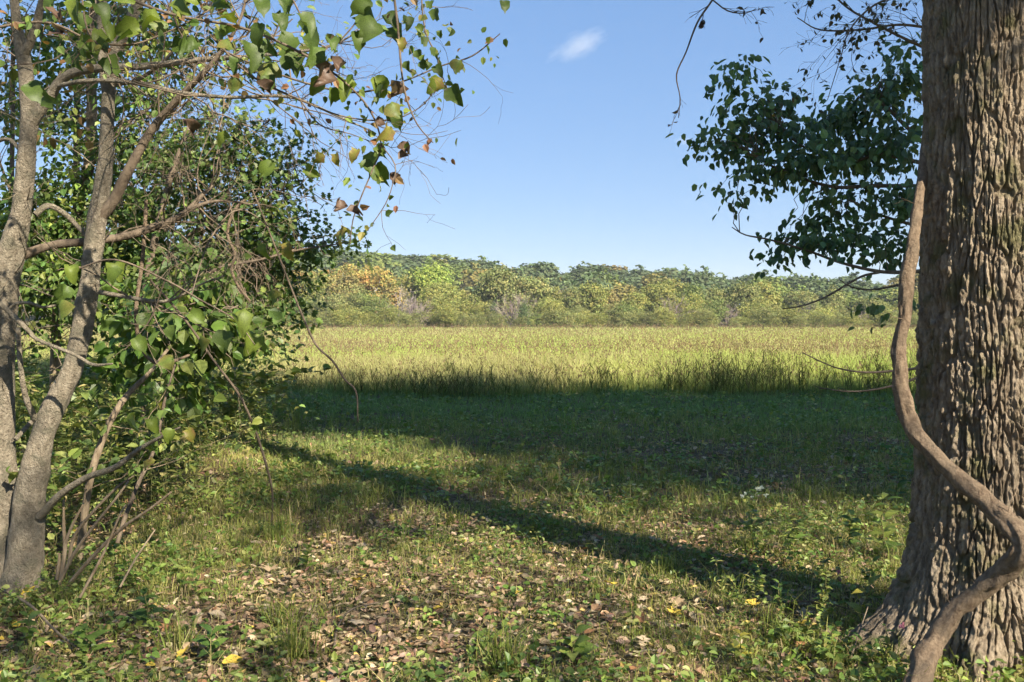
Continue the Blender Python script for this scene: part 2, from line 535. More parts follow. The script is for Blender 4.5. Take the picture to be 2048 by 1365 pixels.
# ------------------------------------------------------------------ far trees (shared shapes)
def make_far_tree(name, rng, h, kind, leaf, nleaf, tw=1.0):
    """returns Empty > trunk, crown; base at origin, height h"""
    e = thing(name, None, None)
    tb = MB(); cb = MB()
    if kind == 'round':
        blobs = [(rng.uniform(-.22, .22) * h, rng.uniform(-.22, .22) * h, rng.uniform(.38, .8) * h, .2 * h, .2 * h, .17 * h) for _ in range(9)]
        blobs += [(0, 0, .62 * h, .3 * h, .3 * h, .33 * h)]
        wood = (0.14, 0.11, 0.08)
    elif kind == 'bush':
        blobs = [(rng.uniform(-.35, .35) * h, rng.uniform(-.35, .35) * h, rng.uniform(.15, .75) * h, .26 * h, .26 * h, .2 * h) for _ in range(10)]
        blobs += [(0, 0, .4 * h, .45 * h, .45 * h, .42 * h)]
        wood = (0.16, 0.13, 0.1)
    elif kind == 'sycamore':
        blobs = [(rng.uniform(-.24, .24) * h, rng.uniform(-.24, .24) * h, rng.uniform(.3, .9) * h, .11 * h, .11 * h, .1 * h) for _ in range(20)]
        wood = (0.62, 0.58, 0.50)
    elif kind == 'cedar':
        blobs = [(0, 0, z * h, (.28 * (1 - z) + .04) * h, (.28 * (1 - z) + .04) * h, .12 * h) for z in np.linspace(.1, .95, 8)]
        wood = (0.12, 0.09, 0.07)
    else:
        blobs = []
        wood = (0.27, 0.23, 0.21) if kind == 'bare' else (0.26, 0.20, 0.19)
    if kind in ('bare', 'bare_bush'):
        r0 = 0.02 * h * tw
        if kind == 'bare':
            P, R = limb((0, 0, 0), (0.03 * h, 0, .5 * h), r0, r0 * .6, rng, .06)
            tube(tb, P, R, 6, wood)
            for k in range(9):
                z = rng.uniform(.25, .5)
                grow(cb, rng, (0.03 * h * z * 2, 0, z * h), (rng.normal(), rng.normal(), 0.9), .36 * h, r0 * .5, 2, 3, wood, 4, .6, .2, .35, 5, .025)
        else:
            tube(tb, np.array([(0, 0, 0), (0, 0, .08 * h)]), [r0, r0 * .8], 5, wood)
            for k in range(16):
                grow(cb, rng, (0, 0, .05 * h), (rng.normal() * .6, rng.normal() * .6, 1.0), .6 * h, r0 * .35, 2, 3, wood, 4, .35, .2, .35, 4, .022)
        obj('trunk', tb, M_FARWOOD, e); obj('crown', cb, M_FARWOOD, e)
        return e
    r0 = (0.018 if kind != 'sycamore' else 0.027) * h * tw
    top = np.array([rng.normal() * .03 * h, rng.normal() * .03 * h, .8 * h])
    P, R = limb((0, 0, -0.3), top, r0, r0 * .3, rng, .05, 8)
    tube(tb, P, R, 6, wood)
    lb = MB()
    nl = 14 if kind == 'sycamore' else 7
    for k in range(nl):
        b = blobs[k % len(blobs)]
        i = int(rng.integers(2, 6))
        PP, RR = limb(P[i], b[:3], R[i] * .55, R[i] * .15, rng, .1, 5)
        tube(lb, PP, RR, 4, wood)
    if kind == 'sycamore':
        cols = [(.36, .29, .10), (.32, .30, .10), (.37, .26, .10), (.3, .31, .1)]
    elif kind == 'cedar':
        cols = [(.09, .13, .06), (.11, .15, .06)]
    else:
        cols = [(.20, .22, .085), (.235, .24, .09), (.17, .20, .075), (.27, .255, .10)]
    leaf_cloud(cb, rng, blobs, nleaf, leaf, CLUMP, cols, cl=.035 * h + .15, per=12, droop=.1, shell=.55 if kind != 'sycamore' else .2, jit=.15, nout=1.0 if kind != 'sycamore' else .4)
    obj('trunk', tb, M_FARWOOD, e)
    obj('limbs', lb, M_FARWOOD, e)
    obj('crown', cb, M_FAR, e)
    return e


def place_tree(proto, used, x, y, z, s, rz, label, cat, group, color=(1, 1, 1), sz=None):
    o = copy_tree(proto) if used[0] else proto
    used[0] = True
    o.location = (x, y, z); o.rotation_euler = (0, 0, rz); o.scale = (s, s, sz if sz else s)
    tag(o, label, cat, group)
    for ch in o.children:
        ch.color = (*color, 1)
    return o


rt = np.random.default_rng(21)
PROTO = {}
for kind, cnt, nl, lf in (('round', 3, 6500, .40), ('bush', 3, 5500, .34), ('sycamore', 2, 3200, .36), ('cedar', 1, 4000, .34), ('bare', 1, 0, 0), ('bare_bush', 1, 0, 0)):
    PROTO[kind] = [(make_far_tree({'round': 'field_edge_tree', 'bush': 'field_edge_bush', 'sycamore': 'sycamore_tree', 'cedar': 'cedar_tree', 'bare': 'bare_tree', 'bare_bush': 'bare_shrub'}[kind],
                                  rt, 12.0, kind, lf, nl), [False]) for _ in range(cnt)]


def far_at(kind, px, top, D, label, cat, group=None, color=(1, 1, 1), wide=1.0, var=None):
    x = (px - 1024) / FPX * D
    h = CAMH + (645 - top) / FPX * D
    pr, us = PROTO[kind][int(rt.integers(len(PROTO[kind]))) if var is None else var]
    s = h / 12.0 * 1.02
    return place_tree(pr, us, x, D, 0, s * wide, rt.uniform(0, 6.28), label, cat, group, color, s)


# the marked individuals of the far tree line
for px, top, D in ((612, 545, 262), (650, 530, 258), (688, 522, 262), (720, 530, 256), (752, 538, 252)):
    far_at('sycamore', px, top, D, 'orange-yellow sycamore with white trunk at the far field edge', 'tree', 'sycamores at the far field edge', (1.05 + rt.normal() * .06, .95 + rt.normal() * .05, .9))
far_at('bare', 797, 568, 232, 'bare grey tree standing in front of the far tree line', 'tree')
far_at('bare_bush', 832, 600, 228, 'bare purplish shrub beside the bare grey tree', 'shrub')
far_at('round', 868, 530, 262, 'tall bright green tree above the far tree line', 'tree', None, (1.15, 1.35, .75), .8, 0)
far_at('bare', 1090, 560, 262, 'pale leafless tree top among rusty crowns', 'tree', None, (1, 1, 1))
far_at('bush', 1360, 585, 236, 'broad yellow-green bush, brightest of the far row', 'bush', None, (1.2, 1.2, .8), 1.0, 1)
far_at('cedar', 1047, 605, 228, 'small dark evergreen at the foot of the far trees', 'tree', None, (1, 1, 1))
G1 = 'trees along the far edge of the field'
tints = {'olive green': (1.0, 1.0, .95), 'yellow-green': (1.14, 1.12, .85), 'deep green': (.8, .95, .75), 'dull rusty': (1.2, .98, .95), 'grey-green': (.95, .98, 1.05)}
tn = list(tints)
prof_x = [540, 600, 700, 800, 860, 920, 1000, 1100, 1200, 1300, 1400, 1500, 1600, 1700, 1800, 1950, 2200]
prof_t = [545, 540, 545, 560, 545, 556, 558, 562, 570, 566, 562, 570, 580, 592, 600, 602, 598]
for px in np.arange(120, 2330, 44):
    D = 256 + rt.uniform(-6, 10)
    t = np.interp(px, prof_x, prof_t) + rt.normal() * 10
    k = tn[int(rt.choice(5, p=[.34, .26, .16, .12, .12]))]
    c = np.array(tints[k]) * (1 + rt.normal() * .08)
    far_at('round', px + rt.normal() * 9, t, D, f'{k} rounded tree of the far row, ' + ('near the sycamores' if px < 900 else 'in its middle stretch' if px < 1400 else 'towards the big trunk'), 'tree', G1, tuple(c), rt.uniform(.85, 1.1))
for px in np.arange(130, 2330, 39):
    D = 238 + rt.uniform(-6, 6)
    t = np.interp(px, prof_x, prof_t) + 22 + abs(rt.normal()) * 14
    if 780 < px < 850: t += 18
    kd = rt.choice(['bush', 'round', 'bare_bush', 'cedar'], p=[.6, .16, .15, .09])
    if kd == 'bare_bush':
        far_at(kd, px, t, D, 'leafless greyish shrub in the far row across the field', 'shrub', 'leafless shrubs across the field')
    elif kd == 'cedar':
        far_at(kd, px, t, D, 'dark narrow evergreen in the far row across the field', 'tree', 'evergreens across the field')
    else:
        k = tn[int(rt.choice(5, p=[.32, .33, .2, .07, .08]))]
        c = np.array(tints[k]) * (1 + rt.normal() * .1)
        far_at(kd, px + rt.normal() * 9, t, D, f'{k} {"bushy shrub" if kd == "bush" else "small tree"} in the front of the far row', 'bush' if kd == 'bush' else 'tree', 'bushes in front of the far tree row', tuple(c), rt.uniform(1.0, 1.35))
for px in np.arange(140, 2330, 30):
    D = 226 + rt.uniform(-4, 5)
    t = 622 + rt.normal() * 8
    k = tn[int(rt.choice(2))]
    far_at('bush', px + rt.normal() * 9, t, D, f'low {k} bush at the far field edge, ' + ('near the sycamores' if px < 900 else 'in the middle stretch' if px < 1400 else 'towards the big trunk'), 'bush', 'low bushes at the far field edge', tuple(np.array(tints[k]) * (1.0 + rt.normal() * .12)), rt.uniform(.9, 1.4))

# wooded hillside: one tree at a time
HP = []
for v in range(3):
    e = thing('hillside_tree', None, None)
    tb, cb = MB(), MB()
    P, R = limb((0, 0, -1), (0, 0, 8), .28, .12, rt, .04, 5); tube(tb, P, R, 5, (.16, .13, .1))
    bl = [(rt.uniform(-2.6, 2.6), rt.uniform(-2.6, 2.6), rt.uniform(6.5, 11), 2.5, 2.5, 2.0) for _ in range(8)] + [(0, 0, 8.6, 4.2, 4.2, 4)]
    leaf_cloud(cb, rt, bl, 2600, .8, CLUMP, [(.115, .15, .07), (.13, .16, .07), (.10, .14, .066)], cl=.6, per=10, droop=0, shell=.7, jit=.13, nout=1.1)
    obj('trunk', tb, M_FARWOOD, e); obj('crown', cb, M_FAR, e)
    HP.append((e, [False]))
nh = 0
for row, y in enumerate(np.linspace(335, 545, 8)):
    x0 = -.60 * y; x1 = .62 * y
    nrow = 36
    for x in np.linspace(x0, x1, nrow):
        xx = x + rt.normal() * 3.2; yy = y + rt.normal() * 8
        s = rt.uniform(.85, 1.4)
        w = (x1 - x0) / nrow / 8.0
        c = np.array([1, 1, 1]) * (1 + rt.normal() * .10)
        lab = 'dark green tree on the wooded hillside behind the field'
        if rt.random() < .13:
            c = c * np.array([1.9, 1.25, .9]); lab = 'rust-tinged tree on the wooded hillside behind the field'
        elif rt.random() < .2:
            c = c * np.array([1.45, 1.35, .8]); lab = 'lighter green tree on the wooded hillside behind the field'
        fx = xx / yy
        side = 'near the oak branches' if fx < -.12 else 'in the middle of the view' if fx < .15 else 'towards the big trunk'
        lab = lab.replace('on the wooded hillside behind the field', ('on the hill crest ' if row > 4 else 'low on the hillside ') + side)
        pr, us = HP[int(rt.integers(3))]
        place_tree(pr, us, xx, yy, float(hill_h(np.array(xx), np.array(yy))), max(s, w * 1.15), rt.uniform(0, 6.28), lab, 'tree', 'trees on the wooded hillside', tuple(c), s * rt.uniform(.95, 1.25))
        nh += 1

# ------------------------------------------------------------------ the meadow: tall grass
FIELD0 = 21.0


def field_front(x):
    return FIELD0 + 1.5 * (fbm(x * .3, x * 0 + 3.3) - .5) * 2 + .25 * np.sin(x * 2.1)


def meadow():
    mb = MB()
    rng = np.random.default_rng(5)
    for n, a, b in ((86000, 20.4, 34), (65000, 34, 75), (50000, 75, 225)):
        u = rng.random(n)
        y = 1 / (1 / a + u * (1 / b - 1 / a)) if b > 40 else a + (b - a) * u ** 1.15
        x = (rng.random(n) * 2 - 1) * (.66 * y + 3)
        ff = field_front(x)
        keep = y > ff + rng.exponential(.35, n) * (rng.random(n) < .7)
        x = x[keep]; y = y[keep]; ff = ff[keep]; n = len(x)
        pat = fbm(x / 9.0, y / 14.0, 3); pat2 = fbm(x / 3.0 + 40, y / 5.0, 2)
        ramp = np.clip((y - ff) / 4.0, 0, 1)
        H = (.26 + .50 * ramp) * (.88 + .26 * rng.random(n)) * (.92 + .16 * pat2)
        H = np.where(y > 40, H * 1.05, H)
        W = np.maximum(.012, y * .00072) * (.7 + .6 * rng.random(n))
        green = np.array([.15, .21, .05]); straw = np.array([.48, .46, .19]); lime = np.array([.40, .47, .14])
        f = np.clip((pat - .35) * 2.6 + rng.normal(0, .22, n), 0, 1)[:, None]
        cb = (lime * (1 - f) + straw * f) * (1 + rng.normal(0, .10, (n, 1)))
        pk = np.clip((fbm(x / 4.0 + 90, y / 11.0 + 3, 3) - .56) * 4, 0, .38)[:, None]
        cb = cb * (1 - pk) + np.array([.40, .315, .21]) * pk
        near = np.clip(1 - (y - ff) / 1.6, 0, 1)[:, None]
        cb = cb * (1 - near) + green * near * (1 + rng.normal(0, .15, (n, 1)))
        ct = cb * 1.08
        tip = (rng.random(n) < .10 + .10 * (y > 60))[:, None]
        ct = np.where(tip, np.array([.30, .225, .13]) * (1 + rng.normal(0, .2, (n, 1))), ct)
        P = np.stack([x, y, ground_z(x, y)], 1)
        blades(mb, P, H, W, np.abs(rng.normal(0, .22, n)), rng.uniform(0, 6.28, n), np.clip(cb, .01, .9), np.clip(ct, .01, .9), .75)
    o = obj('meadow_grass', mb, M_MEADOW)
    tag(o, 'tall yellow-green meadow grass filling the sunlit field', 'grass', kind='stuff')
    # panicles
    mb = MB()
    n = 22000
    u = rng.random(n); a, b = 21.5, 225
    y = 1 / (1 / a + u ** 0.8 * (1 / b - 1 / a))
    x = (rng.random(n) * 2 - 1) * (.64 * y + 2)
    k = y > field_front(x) + .3
    x = x[k]; y = y[k]; n = len(x)
    H = np.clip((y - field_front(x)) / 4, .45, 1) * (.78 + .22 * rng.random(n)) + .22 * (rng.random(n) < .2) * rng.random(n)
    base = np.stack([x, y, H], 1)
    m = 3
    P = np.repeat(base, m, 0) + rng.normal(size=(n * m, 3)) * np.repeat(np.maximum(.025, y * .0006), m)[:, None] * np.array([1, 1, 2.0])
    A = rng.normal(size=P.shape) * .5 + np.array([0, 0, 1.0])
    C = pick([(.27, .19, .12), (.32, .24, .15), (.23, .155, .10)], len(P), .18, None, rng)
    scatter(mb, LEAF4, P, A, rng.normal(size=P.shape), np.repeat(np.maximum(.08, y * .0018), m), C, .35)
    # thin stalks carrying the nearer ones
    k = (y < 45) & (rng.random(n) < .35)
    bl = np.stack([x[k], y[k], np.zeros(k.sum())], 1)
    nn = len(bl); cst = pick([(.3, .25, .1), (.25, .24, .08)], nn, .15, None, rng)
    blades(mb, bl, H[k] * 1.03, np.full(nn, .012), np.zeros(nn), rng.uniform(0, 6.28, nn), cst, cst, .05)
    o = obj('grass_seed_heads', mb, M_MEADOW)
    tag(o, 'reddish brown seed heads above the meadow grass', 'grass', kind='stuff')
    # tall ragged stalks along the mown edge
    mb = MB()
    n = 2300
    x = rng.uniform(-9.5, 15.5, n); x = x[rng.random(n) < .2 + .8 * np.clip(fbm(x * .7, x * 0 + 8) * 2.6 - .8, 0, 1) * np.clip((x + 10) / 12, .25, 1)]
    n = len(x)
    y = field_front(x) + rng.uniform(-.3, 1.0, n)
    H = rng.uniform(.4, 1.15, n) ** 1.1 * (.8 + .3 * np.clip((x + 3) / 8, 0, 1))
    P = np.stack([x, y, np.zeros(n)], 1)
    cst = pick([(.10, .12, .04), (.15, .14, .06), (.09, .115, .035)], n, .2, None, rng)
    lean = np.abs(rng.normal(0, .14, n)); az = rng.uniform(0, 6.28, n)
    blades(mb, P, H, np.full(n, .009), lean, az, cst, cst * 1.1, .25)
    for q in range(5):   # arching leaf blades
        z = H * rng.uniform(.15, .75, n)
        Q = P + np.stack([np.cos(az) * np.sin(lean) * z, np.sin(az) * np.sin(lean) * z, z], 1)
        blades(mb, Q, rng.uniform(.18, .42, n), np.full(n, .013), rng.uniform(.3, .9, n), rng.uniform(0, 6.28, n), cst, cst * 1.1, 1.7)
    tops = P + np.stack([np.cos(az) * np.sin(lean) * H, np.sin(az) * np.sin(lean) * H, H * .97], 1)
    tops = np.repeat(tops[rng.random(n) < .55], 14, 0)
    tops = tops + rng.normal(size=tops.shape) * np.array([.05, .05, .08])
    scatter(mb, LEAF4, tops, rng.normal(size=tops.shape) + np.array([0, 0, 1.]), rng.normal(size=tops.shape), .03, pick([(.2, .13, .08), (.16, .11, .06)], len(tops), .2, None, rng), .7)
    o = obj('field_edge_stalks', mb, M_MEADOW)
    tag(o, 'ragged dark grass stalks along the mown edge of the field', 'grass', kind='stuff')


meadow()

# ------------------------------------------------------------------ turf, ground cover, leaf litter
def lit_mask(x, y):
    """how much of the floor is dry leaves rather than turf"""
    path = np.exp(-((x - (-.25 + .02 * (y - 5))) / (1.15 + .05 * y)) ** 2) * np.clip((11.5 - y) / 4.0, 0, 1)
    dark = np.exp(-(((x - 3.6) / 1.6) ** 2 + ((y - 10.0) / 1.6) ** 2)) + .9 * np.exp(-(((x - 2.0) / 1.2) ** 2 + ((y - 12.6) / 1.3) ** 2))
    base = .6 * fbm(x * .8 + 11, y * .8 + 4, 4) + .4 * fbm(x * 2.3 + 3, y * 2.3, 2)
    under = np.clip((-x - 2.6) / 1.0, 0, 1) * np.clip((10.5 - y) / 3, 0, 1) * .5
    return np.clip((base - .46) * 3.4 + .46 * path + .8 * dark + under - .12 * np.clip((y - 12) / 3, 0, 3), 0, 1)


def turf():
    rng = np.random.default_rng(12)
    mb = MB()
    for n, a, b, w0, h0, per in ((104000, 3.6, 8.0, .0044, .075, 7), (85000, 8.0, 13.5, .0068, .085, 6), (62000, 13.5, 22.5, .013, .10, 5)):
        k = n // per
        cy = a + (b - a) * rng.random(k); cx = (rng.random(k) * 2 - 1) * (.60 * cy + .9)
        keep = rng.random(k) < np.clip(1.06 - .92 * lit_mask(cx, cy), .14, 1)
        cx = cx[keep]; cy = cy[keep]; k = len(cx)
        tall = 1 + 1.5 * (rng.random(k) < .05) + .6 * np.clip(fbm(cx * .9, cy * .9 + 70) - .5, 0, 1) * 3
        x = np.repeat(cx, per) + rng.normal(0, .028, k * per) * (1 + .05 * np.repeat(cy, per)); y = np.repeat(cy, per) + rng.normal(0, .028, k * per) * (1 + .05 * np.repeat(cy, per))
        m = len(x)
        H = h0 * np.repeat(tall, per) * rng.uniform(.45, 1.5, m)
        W = w0 * rng.uniform(.7, 1.4, m)
        lush = np.clip((y - 12.0) / 4 + (fbm(x * .4, y * .4 + 9) - .5) * 1.6, 0, 1)[:, None] * np.clip((y - 9) / 3, 0, 1)[:, None]
        fresh = pick([(.20, .225, .05), (.27, .275, .075), (.15, .19, .04), (.40, .345, .15)], k, .15, [.3, .3, .18, .22], rng)
        fresh = np.repeat(fresh, per, 0) * (1 + rng.normal(0, .15, (m, 1)))
        gr_ = np.array([.18, .27, .09]) * (1 + rng.normal(0, .18, (m, 1)))
        c = np.clip(fresh * (1 - lush) + gr_ * lush, .01, .8)
        dry = (rng.random(m) < .10)[:, None] * (1 - lush)
        c = c * (1 - dry) + np.array([.36, .29, .15]) * dry
        P = np.stack([x, y, ground_z(x, y) - .004], 1)
        blades(mb, P, H, W, np.abs(rng.normal(.25, .3, m)), rng.uniform(0, 6.28, m), c * .9, c * 1.1, 1.0)
    n = 26000           # straw lying flat
    y = 3.6 + 9 * rng.random(n) ** 1.2; x = (rng.random(n) * 2 - 1) * (.60 * y + .9)
    c = pick([(.42, .34, .2), (.34, .27, .16), (.28, .2, .12)], n, .15, None, rng)
    P = np.stack([x, y, ground_z(x, y) + rng.uniform(.0, .03, n)], 1)
    blades(mb, P, rng.uniform(.04, .16, n), .0026 + .0003 * y, rng.uniform(1.2, 1.55, n), rng.uniform(0, 6.28, n), c, c, .1)
    o = obj('short_grass', mb, M_GRASS)
    tag(o, 'short patchy green turf between the trees and the field', 'grass', kind='stuff')

    # small broad-leaved ground cover
    mb = MB()
    for n, a, b, s0, per in ((42000, 3.6, 8.5, .034, 7), (34000, 8.5, 15.5, .05, 6), (16000, 15.5, 21.5, .07, 5)):
        k = n // per
        cy = a + (b - a) * rng.random(k) ** 1.1; cx = (rng.random(k) * 2 - 1) * (.60 * cy + .9)
        pm = fbm(cx * 1.1 + 33, cy * 1.1 + 21, 3)
        keep = (rng.random(k) < np.clip((pm - .36) * 4.5, .12, 1)) & (rng.random(k) < 1.1 - .9 * lit_mask(cx, cy))
        cx = cx[keep]; cy = cy[keep]; k = len(cx)
        x = np.repeat(cx, per) + rng.normal(0, .05, k * per); y = np.repeat(cy, per) + rng.normal(0, .05, k * per)
        m = len(x)
        z = ground_z(x, y) + rng.uniform(.01, .10, m) * np.repeat(rng.uniform(.5, 1.5, k), per)
        A = rng.normal(size=(m, 3)); A[:, 2] *= .4
        Nn = rng.normal(size=(m, 3)) * .45 + np.array([0, 0, 1.0])
        C = np.repeat(pick([(.15, .22, .045), (.20, .26, .06), (.26, .30, .08), (.11, .18, .04), (.33, .31, .10)], k, .15, [.3, .28, .18, .16, .08], rng), per, 0) * (1 + rng.normal(0, .12, (m, 1)))
        scatter(mb, LEAF6 if b < 9 else LEAF4, np.stack([x, y, z], 1), A, Nn, s0 * rng.uniform(.6, 1.6, m), np.clip(C, .01, .8))
    o = obj('ground_cover', mb, M_LEAF)
    tag(o, 'low broad-leaved ground cover mixed through the turf', 'ground cover', kind='stuff')

    # leaf litter
    mb = MB()
    CURL = (np.array([[0, 0, .05], [.26, .25, .16], [.24, .66, .2], [0, 1, .10], [-.24, .66, .2], [-.26, .25, .16], [0, .45, -.03]]),
            [np.array([[0, 1, 6], [1, 2, 6], [2, 3, 6], [3, 4, 6], [4, 5, 6], [5, 0, 6]])])
    for n, a, b, s0 in ((36000, 3.6, 8.5, .042), (16000, 8.5, 16, .058)):
        y = a + (b - a) * rng.random(n); x = (rng.random(n) * 2 - 1) * (.60 * y + .9)
        keep = rng.random(n) < .20 + .8 * lit_mask(x, y)
        x = x[keep]; y = y[keep]; m = len(x)
        z = ground_z(x, y) + rng.uniform(.0, .035, m)
        A = rng.normal(size=(m, 3)); A[:, 2] *= .25
        Nn = rng.normal(size=(m, 3)) * .4 + np.array([0, 0, 1.0])
        Nn[rng.random(m) < .25, 2] *= -1
        C = pick([(.31, .225, .14), (.23, .155, .095), (.43, .33, .215), (.16, .11, .075), (.44, .33, .11), (.29, .175, .10)], m, .16, [.3, .23, .22, .12, .05, .08], rng)
        scatter(mb, CURL, np.stack([x, y, z], 1), A, Nn, s0 * rng.uniform(.5, 1.5, m), C, rng.uniform(.7, 1.5, m))
    o = obj('leaf_litter', mb, M_DRY)
    tag(o, 'brown and tan dead leaves littering the forest floor', 'leaf litter', kind='stuff')


turf()

# ------------------------------------------------------------------ shade trees standing behind the camera and the big tree's crown
rs = np.random.default_rng(3)


def shade_crown(rng, z0, z1, rad, n, leaf=.34, low=0):
    mb = MB()
    hz = (z1 - z0)
    bl = [(rng.uniform(-.6, .6) * rad, rng.uniform(-.6, .6) * rad, z0 + rng.uniform(.16, .84) * hz, rad * .42, rad * .42, hz * .16) for _ in range(16)]
    bl += [(0, 0, z0 + .55 * hz, rad * .8, rad * .8, hz * .42)]
    if low:
        lo = [(rng.uniform(-.8, .8) * rad, rng.uniform(-.8, .8) * rad, z0 - rng.uniform(.3, 6.5), .9, .9, .35) for _ in range(low)]
        leaf_cloud(mb, rng, lo, low * 44, .2, LEAF6, [(.07, .11, .025), (.09, .12, .03)], cl=.3, per=11, droop=.3, shell=.1)
    leaf_cloud(mb, rng, bl, n, leaf, LEAF6, [(.07, .11, .025), (.09, .12, .03)], cl=.55, per=14, droop=.3, shell=.2, wid=1.3)
    return mb


sp = []
for v in range(2):
    e = thing('woodland_tree', None, None)
    tb = MB(); P, R = limb((0, 0, -.2), (.3, .2, 19), .30, .10, rs, .02, 10); tube(tb, P, R, 10, (.2, .16, .11), rough=.12)
    for k in range(8):
        i = int(rs.integers(5, 9)); PP, RR = limb(P[i], P[i] + np.array([rs.normal() * 2.6, rs.normal() * 2.6, 3.5]), .10, .03, rs, .1); tube(tb, PP, RR, 5)
    obj('trunk', tb, M_BARK_DARK, e, True)
    obj('crown', shade_crown(rs, *((18.4, 25.4, 4.6, 6200) if v == 0 else (15.2, 26.5, 4.7, 7800)), low=13 if v == 0 else 9), M_LEAF, e)
    sp.append((e, [False]))
for i, (x, y, s) in enumerate(((-2.5, -9, 1.0), (5.2, -8.4, .95), (16.3, -8.0, .55), (18.6, -7.0, 1.0), (22.0, -8.3, .97), (25.4, -7.2, 1.0), (29.4, -8.4, .98), (33.6, -7.2, 1.0), (37.8, -8.2, 1.0), (42, -7.4, 1.0))):
    pr, us = sp[0 if x < 17 else 1]
    place_tree(pr, us, x, y, 0, s, rs.uniform(0, 6.28), 'tall woodland tree of the wood edge behind the viewer', 'tree', 'woodland trees behind the viewer', (1, 1, 1), rs.uniform(.95, 1.05))

for i, (x, y, h, seed, nn) in enumerate(((3.6, -3.6, 9.6, 81, 640), (5.4, -3.2, 8.8, 82, 800), (.8, -4.6, 8.6, 83, 500), (11.6, -4.2, 14.0, 84, 1000), (8.2, -4.4, 14.2, 85, 900))):
    ru = np.random.default_rng(seed)
    e = thing('understory_tree', ['thin understory tree standing close behind the viewer', 'thin understory tree behind the viewer to the right', 'short understory tree straight behind the viewer', 'tall thin tree farthest right behind the viewer', 'tall thin tree between two understory trees behind the viewer'][i], 'tree', None, (x, y, 0))
    tb = MB(); P, R = limb((0, 0, -.1), (ru.normal() * .3, ru.normal() * .3, h * .85), .07, .03, ru, .05, 9); tube(tb, P, R, 8, rough=.1)
    for k in range(16):
        j = int(ru.integers(5, 9)); grow(tb, ru, P[j], (ru.normal(), ru.normal(), .4), ru.uniform(1.2, 2.6), .02, 2, 4, (.2, .16, .1), 3, .6, .1, .35, 5, .003)
    obj('trunk', tb, M_BARK_DARK, e, True)
    cb = MB(); leaf_cloud(cb, ru, [(ru.normal() * 1.0, ru.normal() * .9, h * ru.uniform(.72, 1.02), .8, .8, .5) for _ in range(9)], nn, .11 if h < 12 else .15, LEAF6, GREENS, cl=.28, per=8, shell=.1)
    obj('crown', cb, M_LEAF, e)

# ------------------------------------------------------------------ the big tree on the right
TX, TY = float(at(1976, 900, 4.75)[0]), 4.75


